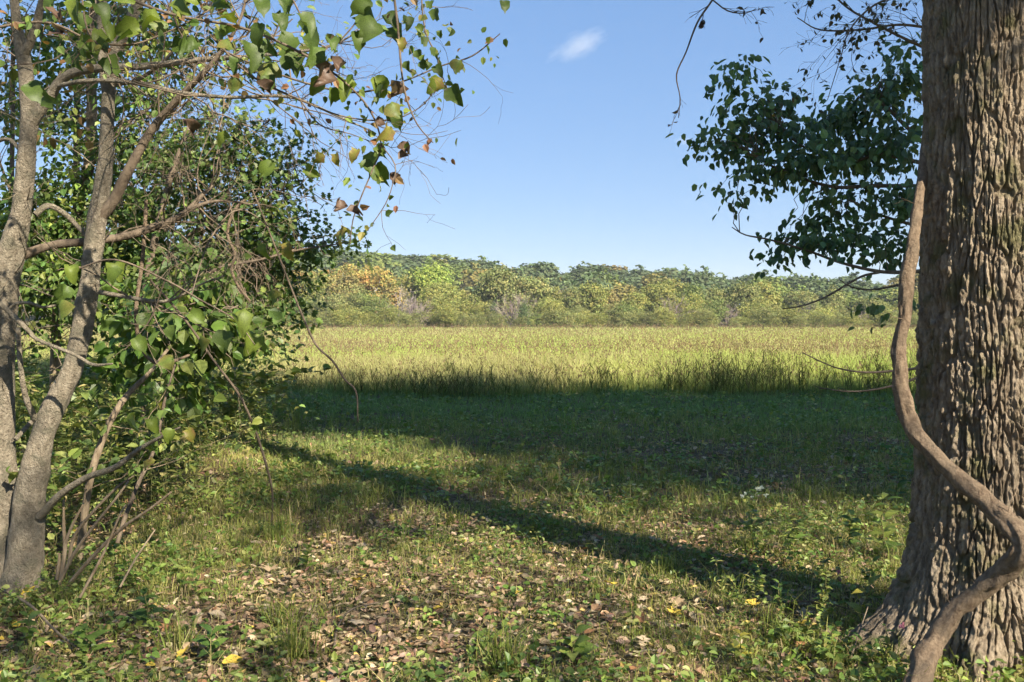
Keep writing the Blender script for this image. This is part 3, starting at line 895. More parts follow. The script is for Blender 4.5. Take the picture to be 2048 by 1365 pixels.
def big_trunk():
    e = thing('furrowed_tree', 'massive furrowed grey-brown trunk at the right with a vine crossing it', 'tree', None, (TX, TY, 0))
    # angles: fine over the side facing the clearing
    th = np.concatenate([np.linspace(math.radians(140), math.radians(345), 400), np.linspace(math.radians(345), math.radians(500), 44)[1:-1]])
    zs = np.concatenate([np.linspace(-.12, 3.75, 440), np.linspace(3.75, 11.5, 50)[1:]])
    TH, Z = np.meshgrid(th, zs)
    zz = np.maximum(Z, 0)
    R = .303 + .080 * np.exp(-zz / 1.0) + .035 * np.exp(-zz / .3) - .012 * np.clip(zz - 2, 0, 20)
    R = np.maximum(R, .19)
    for ang, amp, wd, dec in ((178, .36, .30, .20), (205, .16, .26, .22), (238, .20, .24, .2), (285, .17, .3, .22), (340, .2, .3, .2), (60, .2, .35, .2), (120, .15, .3, .2)):
        dth = np.angle(np.exp(1j * (TH - math.radians(ang))))
        R = R + amp * np.exp(-(dth / wd) ** 2) * np.exp(-zz / dec)
        R = R + .02 * np.exp(-(dth / (wd * .8)) ** 2) * np.exp(-zz / 1.2)
    S = TH * .36
    # two warped cell layers give interlacing ridges and cross cracks
    wx = (fbm(S * 6, Z * 1.5, 3) - .5) * .06 + (fbm(S * 30, Z * 10, 2) - .5) * .018
    wz = (fbm(S * 9 + 50, Z * 5, 2) - .5) * .12

    def cells(u, v):
        iu = np.floor(u); iv = np.floor(v)
        f1 = np.full(u.shape, 9.0); f2 = np.full(u.shape, 9.0); cid = np.zeros(u.shape)
        for a in (-1, 0, 1):
            for b in (-1, 0, 1):
                gu = iu + a; gv = iv + b
                jx = gu + .1 + .8 * _hash(gu, gv, 1); jy = gv + .05 + .9 * _hash(gu, gv, 2)
                d = np.hypot(u - jx, v - jy)
                h = _hash(gu, gv, 5)
                nf = d < f1
                f2 = np.where(nf, f1, np.minimum(f2, d)); cid = np.where(nf, h, cid); f1 = np.where(nf, d, f1)
        return f2 - f1, cid
    e1, id1 = cells((S + wx) / .034, (Z + wz) / .30)
    e2, id2 = cells((S + wx * 1.2) / .036 + 31, (Z + wz * .7) / .075 + 7)
    rid = np.clip((e1 - .055) / .11, 0, 1); rid = rid * rid * (3 - 2 * rid)
    crk = np.clip(e2 / .25, 0, 1)
    rough = fbm(S * 80, Z * 42, 3) - .5
    disp = .033 * rid * (.55 + .5 * id1 + .5 * (fbm(S * 18 + 7, Z * 9, 2) - .5)) + .010 * crk * rid * (.4 + id2) + .020 * rough * (.4 + rid) + .007 * (fbm(S * 150, Z * 100, 2) - .5)
    R = R + (disp - .022) * np.clip(1.15 - .12 * Z, .4, 1)
    R[:, ] += .015 * (fbm(S * 3, Z * .8) - .5)
    cx = .012 * np.sin(Z * 1.3) - .006 * Z
    V = np.stack([cx + R * np.cos(TH), R * np.sin(TH), Z + 0 * R], -1).reshape(-1, 3)
    nT = len(th); nZ = len(zs)
    i, j = np.meshgrid(np.arange(nZ - 1), np.arange(nT), indexing='ij')
    j2 = (j + 1) % nT
    q = np.stack([i * nT + j, i * nT + j2, (i + 1) * nT + j2, (i + 1) * nT + j], -1).reshape(-1, 4)
    mb = MB(); mb.add(V, [q])
    obj('trunk', mb, M_BARK_BIG, e, True)
    rng = np.random.default_rng(8)
    lb = MB()
    for k in range(9):
        a = rng.uniform(0, 6.28); z = rng.uniform(8.5, 11.3)
        P, Rr = limb((0, 0, z), (math.cos(a) * 3.2, math.sin(a) * 3.2, z + rng.uniform(2, 5)), .13, .03, rng, .1)
        tube(lb, P, Rr, 7)
    P, Rr = limb((-.07, 0, 11.3), (.2, .3, 17), .2, .05, rng, .04); tube(lb, P, Rr, 8)
    obj('limbs', lb, M_BARK_BIG, e, True)
    cr = obj('crown', shade_crown(rng, 10.5, 20.5, 3.6, 5200), M_LEAF, e)
    return e


big_trunk()

# the woody vine that climbs it
vp = [(1840, 395, 4.68, 20), (1828, 470, 4.60, 23), (1814, 560, 4.56, 28), (1806, 640, 4.54, 25), (1801, 720, 4.52, 27), (1803, 790, 4.5, 32), (1822, 852, 4.46, 32),
      (1868, 910, 4.36, 34), (1925, 965, 4.24, 36), (1985, 1018, 4.12, 38), (2026, 1058, 4.02, 46), (2040, 1100, 3.98, 46), (2012, 1142, 4.03, 41), (1962, 1182, 4.09, 40),
      (1908, 1228, 4.12, 42), (1868, 1288, 4.10, 44), (1843, 1345, 4.02, 50), (1822, 1405, 3.95, 58), (1812, 1440, 3.93, 60)]
VP = spline([[*at(a, b, c), wr(w, c)] for a, b, c, w in vp], step=.022)
vt = [(1840, 395, 4.68, 20), (1847, 330, 4.78, 18), (1856, 260, 4.88, 17), (1868, 180, 4.97, 16), (1890, 60, 5.1, 15), (1920, -150, 5.2, 14), (1950, -700, 5.2, 12)]
VT = spline([[*at(a, b, c), wr(w, c)] for a, b, c, w in vt], step=.04)
ve = thing('climbing_vine', 'thick brown woody vine looping across the furrowed trunk', 'vine', None, (0, 0, 0))
mb = MB()
PA = np.vstack([VT[::-1][:-1], VP])
PA[:, 3] *= 1 + .22 * (fbm(np.arange(len(PA)) * .13, np.arange(len(PA)) * 0 + 2.0) - .5)
PA[:, :3] += np.stack([fbm(np.arange(len(PA)) * .16 + 60 * q, np.arange(len(PA)) * 0 + q) - .5 for q in range(3)], 1) * .022
tube(mb, PA[:, :3], PA[:, 3], 30, rough=.36, seed=2)
obj('stem', mb, M_VINE, ve, True)
mb = MB()
rv = np.random.default_rng(4)
for k in range(16):
    i = int(rv.integers(60, len(PA) - 6))
    p = PA[i, :3]; dd = rv.normal(size=3) * np.array([.8, .5, .6]) + np.array([-.2, -.5, .2])
    grow(mb, rv, p, dd, rv.uniform(.05, .16), .003, 1, 3, (.25, .18, .12), 2, .6, .1, .4, 4, .001)
tag(obj('rootlets', mb, M_TWIG, ve), kind='stuff')

# ------------------------------------------------------------------ the pale many-stemmed tree on the left
def path(pts, step=.035):
    return spline([[*at(a, b, c), wr(w, c)] for a, b, c, w in pts], step=step)


def stem_part(name, pts, mat, parent, sides=14, rough=.10, step=.035, seed=0):
    P = path(pts, step)
    mb = MB(); tube(mb, P[:, :3], P[:, 3], sides, rough=rough, seed=seed)
    return obj(name, mb, mat, parent, True), P


lt = thing('pale_stemmed_tree', 'pale many-stemmed tree at the left edge with crooked limbs', 'tree')
_, PA_ = stem_part('stem', [(-16, 1240, 5.75, 130), (-4, 1180, 5.75, 86), (4, 1090, 5.75, 64), (8, 1000, 5.75, 56), (2, 850, 5.75, 50), (4, 700, 5.75, 47), (12, 600, 5.75, 46), (22, 510, 5.75, 46), (40, 432, 5.75, 38), (52, 330, 5.75, 33), (58, 250, 5.75, 32), (55, 190, 5.75, 29), (46, 115, 5.75, 26), (33, 40, 5.75, 19), (22, -60, 5.75, 16), (10, -260, 5.8, 11)], M_BARK_PALE, lt, 26, .2, .02, 1)
_, PB_ = stem_part('stem', [(34, 1245, 5.68, 135), (42, 1185, 5.68, 92), (50, 1110, 5.68, 68), (66, 960, 5.66, 54), (92, 850, 5.66, 47), (122, 785, 5.66, 43), (152, 715, 5.68, 40), (178, 570, 5.7, 38), (192, 450, 5.7, 36), (208, 350, 5.7, 30), (214, 270, 5.7, 27), (217, 200, 5.7, 24), (226, 120, 5.7, 24), (248, 65, 5.7, 24), (275, 10, 5.72, 21), (300, -80, 5.75, 17), (330, -260, 5.8, 11)], M_BARK_PALE, lt, 26, .2, .02, 2)
BR = [
    [(46, 115, 5.75, 18), (66, 70, 5.7, 17), (85, 0, 5.65, 14), (110, -120, 5.6, 10)],
    [(217, 205, 5.7, 22), (206, 110, 5.72, 20), (204, 10, 5.75, 18), (200, -120, 5.8, 14)],
    [(200, 436, 5.7, 24), (228, 400, 5.68, 22), (258, 340, 5.62, 20), (300, 265, 5.58, 17), (352, 203, 5.5, 15), (402, 152, 5.4, 12), (442, 105, 5.35, 9), (480, 40, 5.3, 6), (500, -40, 5.3, 5)],
    [(60, 250, 5.75, 26), (95, 200, 5.72, 21), (130, 155, 5.68, 19), (185, 138, 5.6, 16), (290, 133, 5.5, 14), (400, 120, 5.4, 11), (520, 112, 5.3, 8), (650, 95, 5.2, 5), (720, 62, 5.15, 3)],
    [(118, 172, 5.66, 10), (165, 163, 5.55, 9), (230, 162, 5.5, 9), (300, 172, 5.4, 8), (370, 187, 5.35, 8), (460, 195, 5.3, 7), (580, 195, 5.2, 6), (680, 235, 5.1, 4), (742, 262, 5.05, 3)],
    [(30, 517, 5.8, 22), (100, 492, 5.85, 17), (170, 484, 5.9, 16), (250, 473, 5.95, 15), (330, 448, 6.0, 14), (372, 425, 6.0, 12), (400, 395, 6.05, 9), (425, 372, 6.1, 6)],
    [(366, 430, 6.0, 10), (395, 412, 6.0, 8), (440, 402, 6.05, 5), (500, 408, 6.1, 3)],
    [(70, 430, 5.75, 13), (95, 412, 5.8, 12), (125, 425, 5.85, 11), (150, 448, 5.9, 10), (170, 470, 5.9, 8)],
    [(80, 1034, 5.62, 18), (120, 990, 5.5, 14), (175, 955, 5.4, 13), (230, 935, 5.3, 12), (280, 898, 5.2, 9), (330, 870, 5.1, 6), (360, 855, 5.05, 4)],
    [(200, 585, 5.68, 10), (240, 592, 5.6, 9), (300, 602, 5.5, 8), (345, 600, 5.45, 6), (400, 570, 5.4, 4), (450, 552, 5.35, 3)],
    [(225, 170, 5.7, 8), (275, 160, 5.6, 8), (330, 120, 5.5, 6), (380, 60, 5.4, 4), (430, 0, 5.4, 3)],
    [(60, 330, 5.75, 9), (20, 280, 5.8, 8), (-20, 290, 5.85, 7)],
    [(36, 655, 5.5, 10), (40, 720, 5.5, 10), (50, 790, 5.55, 11), (70, 838, 5.62, 14)],
    [(30, 880, 5.7, 9), (75, 832, 5.85, 9), (140, 770, 6.0, 6), (165, 700, 6.1, 4)],
]
rl = np.random.default_rng(31)
tw = MB()
for k, b in enumerate(BR):
    _, P = stem_part('branch', b, M_BARK_PALE if k not in (2, 5, 6) else M_BARK_DARK, lt, 10, .12, .03, k)
    if k in (2, 3, 4, 5, 6, 9, 10):
        for q in range(13):
            i = int(rl.integers(len(P) // 4, len(P) - 1))
            d = nrm(P[i + 1, :3] - P[i, :3]) * .6 + rl.normal(size=3) * np.array([.6, .35, .6])
            grow(tw, rl, P[i, :3], d, rl.uniform(.3, .75), min(P[i, 3] * .5, .006), 2, 4, (.17, .13, .09), 3, .55, .05, .4, 6, .0011, .2)
for q in range(26):
    S_ = PA_ if q % 2 else PB_
    i = int(rl.integers(len(S_) // 3, len(S_) - 2))
    grow(tw, rl, S_[i, :3], rl.normal(size=3) * np.array([1, .4, .5]), rl.uniform(.25, .7), .005, 2, 4, (.2, .16, .11), 2, .6, .05, .4, 6, .0012, .22)
for q in range(34):    # fine bare tangle in the top corner
    p = at(rl.uniform(-40, 620), rl.uniform(-120, 160), rl.uniform(5.6, 7.6))
    grow(tw, rl, p, rl.normal(size=3) * np.array([1, .5, .7]), rl.uniform(.5, 1.1), .005, 2, 4, (.13, .10, .075), 4, .6, -.05, .35, 7, .0011, .2)
tag(obj('twigs', tw, M_TWIG, lt), kind='stuff')
# basal shoots
for b in ([(118, 1168, 5.55, 7), (150, 1105, 5.5, 7), (190, 1050, 5.45, 6), (230, 1000, 5.4, 5), (257, 963, 5.4, 4)],
          [(130, 1178, 5.5, 8), (180, 1120, 5.4, 8), (240, 1060, 5.3, 7), (300, 1018, 5.2, 5), (342, 985, 5.15, 4)],
          [(122, 1160, 5.6, 9), (130, 1100, 5.6, 9), (128, 1060, 5.6, 7), (127, 1000, 5.6, 4)],
          [(131, 1085, 5.6, 7), (145, 1050, 5.6, 6), (167, 1008, 5.6, 4)],
          [(138, 1130, 5.55, 9), (148, 1075, 5.55, 7), (190, 1020, 5.5, 6), (235, 975, 5.45, 5), (268, 952, 5.4, 3)],
          [(160, 1195, 5.3, 6), (190, 1140, 5.3, 6), (215, 1090, 5.3, 5), (240, 1030, 5.3, 4), (252, 1010, 5.3, 3)],
          [(240, 1175, 5.4, 5), (270, 1120, 5.5, 4), (310, 1060, 5.6, 3)],
          [(113, 1160, 5.6, 8), (118, 1130, 5.6, 7), (119, 1108, 5.6, 5)]):
    stem_part('shoot', b, M_BARK_PINK, lt, 8, .08)
mb = MB()
leaf_cloud(mb, rl, [(*at(150, -10, 6.0), .8, .6, .4), (*at(420, 30, 6.2), .6, .6, .5), (*at(60, 180, 6.1), .3, .4, .5)], 260, .07, LEAF6, [(.09, .14, .03), (.14, .17, .04), (.25, .15, .05)], cl=.2, per=5, shell=.1)
obj('crown', mb, M_LEAF, lt)


def lone_stem(name, label, cat, pts, mat, sides=8, rough=.1):
    P = path(pts)
    mb = MB(); tube(mb, P[:, :3], P[:, 3], sides, rough=rough, seed=len(label))
    return tag(obj(name, mb, mat, None, True), label, cat), P


def stem_thing(name, label, cat, pts, mat, leaves, size, cols, seed=0, spread=.25):
    """a slim woody plant: stem, side twigs, leaves as children"""
    rng = np.random.default_rng(seed)
    e = thing(name, label, cat)
    _, P = stem_part('stem', pts, mat, e, 8, .1)
    tb = MB(); ends = []
    for q in range(max(4, leaves // 12)):
        i = int(rng.integers(len(P) // 3, len(P) - 1))
        grow(tb, rng, P[i, :3], rng.normal(size=3) * np.array([1, .6, .5]) + np.array([0, 0, .3]), spread * rng.uniform(1, 2.4), .0035, 1, 3, (.2, .15, .1), 3, .6, .1, .4, 5, .001, .2, ends)
    tag(obj('twigs', tb, M_TWIG, e), kind='stuff')
    if leaves:
        E = np.array(ends); E = E[rng.integers(0, len(E), leaves)]
        A = rng.normal(size=E.shape); A[:, 2] -= .7
        cb = MB(); scatter(cb, LEAF6, E, A, rng.normal(size=E.shape) * .5 + np.array([0, 0, 1.]), size * rng.uniform(.6, 1.3, leaves), pick(cols, leaves, .18, None, rng))
        obj('crown', cb, M_LEAF, e)
    return e


stem_thing('leaning_sapling', 'slim leaning sapling between the pale tree and the brush', 'sapling',
           [(152, 1168, 6.0, 17), (172, 1010, 6.0, 15), (185, 940, 6, 15), (205, 880, 6.05, 14), (222, 840, 6.1, 14), (255, 790, 6.2, 12), (300, 745, 6.3, 9), (335, 700, 6.4, 6)], M_BARK_PINK, 90, .075, GREENS, 1)
stem_thing('thin_sapling', 'thin dark sapling rising behind the bare shoots', 'sapling',
           [(235, 1085, 6.4, 9), (252, 1030, 6.4, 9), (280, 960, 6.5, 8), (312, 890, 6.6, 7), (330, 800, 6.7, 5), (350, 730, 6.8, 4)], M_BARK_DARK, 60, .07, GREENS, 2)
lone_stem('looping_vine', 'tan vine hanging in a loop before the dark brush', 'vine',
          [(292, 400, 6.0, 7), (291, 435, 6, 8), (285, 520, 6, 8), (272, 620, 6, 8), (278, 680, 6, 8), (295, 715, 6, 8), (320, 728, 6, 8), (350, 722, 6, 7), (378, 711, 6, 5)], M_VINE)
lone_stem('crooked_vine', 'small crooked vine twisting through the oak leaves', 'vine',
          [(490, 400, 7, 5), (466, 425, 7, 6), (455, 470, 7, 6), (470, 508, 7, 6), (463, 540, 7, 6), (478, 575, 7, 5), (500, 602, 7, 4)], M_VINE)
lone_stem('arching_cane', 'brown cane arching down to the grass below the brush', 'cane',
          [(300, 560, 6.7, 5), (345, 610, 6.8, 5), (385, 660, 6.9, 5), (430, 725, 7.0, 5), (478, 790, 7.1, 5), (510, 860, 7.25, 5), (535, 940, 7.4, 5), (545, 990, 7.5, 4), (543, 1052, 7.55, 3)], M_BARK_DARK)
lone_stem('hanging_vine', 'thin dark vine hanging free in front of the meadow', 'vine',
          [(505, 380, 6.3, 3), (545, 480, 6.3, 3.5), (580, 570, 6.3, 4), (605, 632, 6.3, 4.5), (632, 690, 6.3, 4.5), (665, 722, 6.3, 4.5), (690, 760, 6.3, 4), (712, 784, 6.3, 4), (716, 842, 6.3, 2.5)], M_BARK_DARK)
lone_stem('pale_vine', 'pale vine curling in front of the two tree stems', 'vine',
          [(-30, 590, 5.3, 10), (0, 608, 5.3, 10), (35, 640, 5.3, 11), (60, 665, 5.3, 9), (75, 680, 5.3, 8), (150, 710, 5.25, 7), (185, 730, 5.25, 7), (225, 728, 5.2, 4)], M_BARK_PALE)
lone_stem('curled_vine', 'short pale vine curling above the other near the left edge', 'vine',
          [(18, 618, 5.4, 5), (32, 608, 5.4, 6), (60, 606, 5.4, 6), (85, 615, 5.4, 6), (112, 611, 5.4, 4)], M_BARK_PALE)

# ------------------------------------------------------------------ trees behind it
def leafy_tree(name, label, stems, mat, blobs, n, size, cols, tpl, seed, D, branches=(), droop=.4, per=10, cl=.16, dr=.5, wcol=None, bmat=None, thin=1.0):
    """stems / branches as pixel paths, leaf clumps as pixel ellipses at depth about D"""
    rng = np.random.default_rng(seed)
    e = thing(name, label, 'tree')
    Ps = []
    for k, s in enumerate(stems):
        _, P = stem_part('trunk' if k == 0 else 'limb', s, mat, e, 12, .12, .05, seed + k); Ps.append(P)
    for k, b in enumerate(branches):
        _, P = stem_part('branch', b, bmat or mat, e, 7, .1, .05, seed + 20 + k); Ps.append(P)
    B = []
    for (px, py, rx, ry, *w) in blobs:
        d = D + rng.uniform(-dr, dr)
        p = at(px, py, d)
        B.append((*p, rx / FPX * d, max(.5, rx / FPX * d * .9), ry / FPX * d, w[0] if w else 1.0))
    mb = MB()
    cc = leaf_cloud(mb, rng, B, n, size, tpl, cols, cl=cl, per=per, droop=droop, shell=.0, jit=.2, wcol=wcol)
    obj('crown', mb, M_LEAF, e)
    tb = MB()
    allP = np.vstack([P[:, :3] for P in Ps])
    for c in cc[rng.random(len(cc)) < .5 * thin]:
        j = np.argmin(np.linalg.norm(allP - c, axis=1) + rng.random(len(allP)) * .5)
        L = np.linalg.norm(allP[j] - c)
        if L > 2.2: 
            j2 = rng.integers(len(cc)); src = cc[j2] if np.linalg.norm(cc[j2] - c) < 1 else c + rng.normal(size=3) * .3
        else: src = allP[j]
        P, R = limb(src, c, .007, .002, rng, .2, 6); tube(tb, P, R, 3, (.16, .12, .085))
    tag(obj('twigs', tb, M_TWIG, e), kind='stuff')
    return e


OAKC = [(.075, .13, .035), (.095, .155, .04), (.06, .11, .032), (.18, .23, .055), (.135, .185, .05)]
leafy_tree('oak_tree', 'dark green leafy oak leaning out over the meadow at left',
           [[(288, 960, 11, 20), (290, 900, 11, 18), (292, 780, 11, 17), (297, 690, 11, 16), (290, 600, 11, 15), (310, 480, 11, 14), (340, 360, 11, 12), (380, 250, 11, 8)],
            [(292, 640, 11, 9), (350, 590, 10.8, 8), (430, 540, 10.6, 7), (520, 520, 10.5, 5), (600, 500, 10.5, 4), (700, 485, 10.5, 2)],
            [(300, 560, 11, 9), (380, 470, 11, 8), (460, 420, 11, 6), (540, 390, 11, 4), (600, 370, 11, 3)],
            [(310, 480, 11, 9), (400, 380, 11.2, 7), (470, 300, 11.2, 5), (540, 240, 11.2, 3)]], M_BARK_DARK,
           [(360, 330, 90, 80), (440, 300, 70, 70, .7), (500, 330, 80, 80), (560, 330, 50, 70, .45), (430, 430, 120, 80), (540, 430, 70, 55), (590, 440, 50, 30, .6), (500, 540, 110, 70), (600, 500, 70, 36), (655, 488, 48, 26), (700, 480, 26, 14), (520, 480, 80, 50),
            (480, 640, 85, 50), (540, 660, 60, 40), (500, 700, 60, 22), (585, 560, 45, 26), (610, 610, 28, 12), (560, 600, 60, 40), (640, 430, 30, 16, .6), (600, 290, 40, 22, .4), (610, 350, 40, 20, .4), (380, 540, 100, 80), (420, 620, 80, 60), (340, 620, 70, 60, .7), (460, 230, 60, 40, .4), (520, 250, 60, 40, .4)],
           9500, .078, OAKC, OAKLEAF, 51, 11.0, droop=.35, per=10, cl=.17, wcol=[.22, .25, .13, .2, .2])
leafy_tree('brush_tree', 'green leafy tree filling the gaps behind the pale stems',
           [[(106, 850, 12.5, 22), (110, 760, 12.5, 20), (113, 650, 12.5, 19), (120, 560, 12.5, 19), (150, 440, 12.5, 20), (176, 340, 12.5, 21), (183, 240, 12.5, 20), (183, 120, 12.5, 19), (186, 0, 12.5, 17), (190, -160, 12.5, 12)],
            [(176, 340, 12.5, 9), (240, 260, 12.3, 7), (310, 210, 12.2, 5), (380, 190, 12.2, 3)],
            [(120, 560, 12.5, 10), (60, 480, 12.5, 8), (20, 380, 12.5, 6), (-10, 300, 12.5, 4)]], M_BARK_PINK,
           [(60, 400, 70, 50), (30, 470, 60, 50), (100, 460, 80, 60), (120, 560, 90, 60), (50, 580, 70, 60), (240, 400, 70, 60), (250, 500, 80, 70), (230, 590, 80, 50), (300, 420, 60, 60), (150, 360, 80, 40, .6), (250, 300, 80, 50, .6), (320, 300, 60, 60, .7), (120, 280, 80, 40, .35), (60, 660, 60, 30, .6), (200, 660, 60, 40, .5), (300, 200, 80, 50, .4), (130, 120, 130, 80, .28), (330, 100, 120, 70, .25), (40, 200, 40, 80, .35), (480, 110, 80, 60, .16), (250, 20, 150, 40, .25)],
           10500, .088, [(.11, .175, .038), (.085, .15, .035), (.16, .22, .05), (.24, .28, .065)], LEAF6, 52, 12.0, droop=.5, cl=.2, wcol=[.35, .25, .25, .15])
leafy_tree('slender_tree', 'slender dark trunk behind the pale stems, thin leaves above',
           [[(150, 880, 15, 15), (152, 600, 15, 14), (153, 300, 15, 12), (155, 60, 15, 10), (158, -150, 15, 7)],
            [(20, 870, 14, 9), (20, 500, 14, 9), (24, 320, 14, 9), (26, 120, 14, 8), (24, -60, 14, 6)]], M_BARK_DARK,
           [(60, 60, 80, 70, .5), (160, 60, 90, 60, .5), (270, 60, 90, 60, .5), (60, 220, 70, 80, .6), (150, 240, 70, 70, .6), (250, 200, 70, 60, .5), (400, 250, 60, 60, .4), (360, 120, 70, 50, .35)], 3200, .085, OAKC, LEAF6, 53, 14.5, cl=.25, thin=.4)
leafy_tree('maple_shrub', 'broad-leaved shrub with bright leaves hanging under the oak',
           [[(318, 905, 8.6, 9), (330, 820, 8.6, 8), (350, 740, 8.6, 7), (370, 650, 8.5, 5), (390, 590, 8.5, 4)],
            [(335, 800, 8.6, 6), (390, 720, 8.5, 5), (450, 660, 8.5, 4), (480, 620, 8.4, 3)]], M_BARK_DARK,
           [(400, 640, 60, 45), (450, 670, 50, 35), (370, 700, 50, 30), (420, 560, 70, 40, .6), (330, 600, 50, 40, .6), (300, 680, 60, 50, .8), (260, 740, 60, 40, .7), (350, 770, 60, 40, .6)],
           900, .135, [(.12, .18, .035), (.09, .15, .03), (.17, .21, .05)], LEAF6, 54, 8.5, droop=.9, per=6, cl=.16)

# right-hand leafy tree half hidden behind the big trunk
B1 = [[(1850, 372, 10.6, 8), (1740, 372, 10.6, 8), (1660, 373, 10.6, 7), (1560, 340, 10.6, 5), (1515, 315, 10.6, 4)],
      [(1870, 310, 10.7, 9), (1780, 222, 10.7, 7), (1735, 180, 10.7, 5)],
      [(1860, 330, 10.7, 9), (1760, 310, 10.7, 7), (1690, 325, 10.7, 6), (1600, 290, 10.6, 4), (1560, 250, 10.6, 3)],
      [(1880, 540, 10.3, 9), (1790, 545, 10.3, 8), (1740, 540, 10.3, 7), (1680, 525, 10.3, 6), (1610, 500, 10.3, 5), (1540, 480, 10.3, 4), (1490, 470, 10.3, 3), (1464, 455, 10.3, 2)],
      [(1760, 545, 10.3, 5), (1720, 555, 10.2, 5), (1650, 595, 10.1, 4), (1600, 613, 10.1, 3), (1565, 618, 10.1, 2)],
      [(1830, 562, 10.3, 6), (1790, 572, 10.2, 5), (1740, 580, 10.2, 4), (1702, 574, 10.2, 3), (1680, 560, 10.2, 2)],
      [(1860, 460, 10.5, 8), (1760, 430, 10.5, 5), (1700, 400, 10.5, 4)]]
leafy_tree('walnut_tree', 'leafy dark green tree behind the big trunk, branches reaching left over the field',
           [[(1925, 1010, 10.8, 60), (1928, 850, 10.8, 54), (1930, 650, 10.8, 48), (1930, 400, 10.8, 40), (1928, 150, 10.8, 34), (1920, -150, 10.8, 26), (1915, -500, 10.8, 16)]], M_BARK_DARK,
           [(1478, 142, 28, 24), (1475, 185, 36, 30), (1530, 205, 40, 28), (1500, 240, 44, 30), (1420, 278, 36, 26), (1400, 290, 20, 16), (1470, 285, 50, 40), (1550, 275, 60, 40), (1610, 250, 50, 28), (1680, 240, 50, 36), (1735, 205, 55, 50), (1795, 165, 45, 70), (1820, 90, 25, 60, .35),
            (1470, 385, 26, 34), (1490, 340, 40, 24, .6), (1560, 335, 60, 40), (1640, 325, 70, 45), (1730, 310, 80, 60), (1800, 280, 40, 80), (1790, 390, 45, 50), (1690, 395, 55, 35), (1640, 440, 36, 26), (1585, 490, 46, 30), (1555, 515, 26, 18), (1650, 480, 60, 30), (1700, 470, 50, 25), (1745, 490, 45, 36), (1795, 490, 30, 40),
            (1790, 612, 30, 18, .5), (1755, 615, 30, 14, .5)],
           3700, .098, [(.095, .16, .08), (.115, .18, .08), (.075, .135, .065), (.155, .21, .07)], LEAF6, 61, 10.6, B1, droop=1.0, per=8, cl=.14, wcol=[.35, .3, .2, .15], thin=.8)


def bare_sprays(name, label, cat, paths, seed, nt, L, leaves=0, lsize=.05, lcols=((.05, .06, .03),), mat=None, depth=2):
    rng = np.random.default_rng(seed)
    e = thing(name, label, cat)
    tb = MB(); ends = []
    for k, b in enumerate(paths):
        _, P = stem_part('branch', b, mat or M_BARK_DARK, e, 6, .06)
        for q in range(nt):
            i = int(rng.integers(2, len(P) - 1))
            d = nrm(P[i + 1, :3] - P[i, :3]) + rng.normal(size=3) * np.array([.5, .3, .5])
            grow(tb, rng, P[i, :3], d, L * rng.uniform(.5, 1.1), min(P[i, 3] * .6, .004), depth, 3, (.11, .085, .06), 3, .5, -.15, .4, 6, .0011, .18, ends)
    tag(obj('twigs', tb, M_TWIG, e), kind='stuff')
    if leaves:
        E = np.array(ends); E = E[rng.integers(0, len(E), leaves)]
        A = rng.normal(size=E.shape); A[:, 2] -= 1.0
        cb = MB(); scatter(cb, LEAF6, E, A, rng.normal(size=E.shape), lsize * rng.uniform(.6, 1.3, leaves), pick(lcols, leaves, .2, None, rng), .8)
        obj('crown', cb, M_LEAF, e)
    return e


bare_sprays('thinning_tree', 'nearly bare spray of fine twigs above the leafy branches at right', 'branch',
            [[(1880, 110, 8.4, 7), (1810, 78, 8.4, 6), (1745, 45, 8.4, 5), (1690, 12, 8.4, 4), (1640, -40, 8.4, 3)],
             [(1880, 60, 8.2, 6), (1800, 50, 8.2, 5), (1720, 60, 8.2, 4), (1640, 60, 8.2, 3), (1595, 36, 8.2, 2)],
             [(1880, 0, 8.0, 6), (1820, -10, 8.0, 5), (1750, 10, 8.0, 4), (1700, 60, 8.0, 3), (1680, 120, 8.0, 2), (1655, 200, 8.0, 1.5)]], 71, 9, .55, 330, .055, [(.05, .06, .03), (.07, .07, .03), (.1, .07, .04)])
bare_sprays('drooping_twig', 'bare drooping twig hanging from the top of the view against blue sky', 'twig',
            [[(1460, -60, 6, 4), (1425, 0, 6, 4), (1395, 45, 6, 4), (1372, 105, 6, 3), (1353, 150, 6, 3), (1360, 195, 6, 2), (1357, 236, 6, 1.5)],
             [(1425, 0, 6, 3), (1455, 22, 6, 3), (1490, 27, 6, 2), (1512, 18, 6, 1.5)]], 72, 5, .16, 14, .05, [(.07, .05, .04)], None, 1)
bare_sprays('low_bare_branch', 'low bare branches sticking out left from behind the vine', 'branch',
            [[(1850, 735, 7.5, 6), (1790, 742, 7.5, 5), (1730, 745, 7.5, 4), (1670, 735, 7.5, 3), (1605, 706, 7.5, 2)],
             [(1850, 750, 7.5, 6), (1800, 768, 7.5, 5), (1740, 781, 7.5, 4), (1690, 783, 7.5, 3), (1640, 776, 7.5, 2)]], 73, 3, .18, 0, mat=M_BARK_DARK, depth=1)

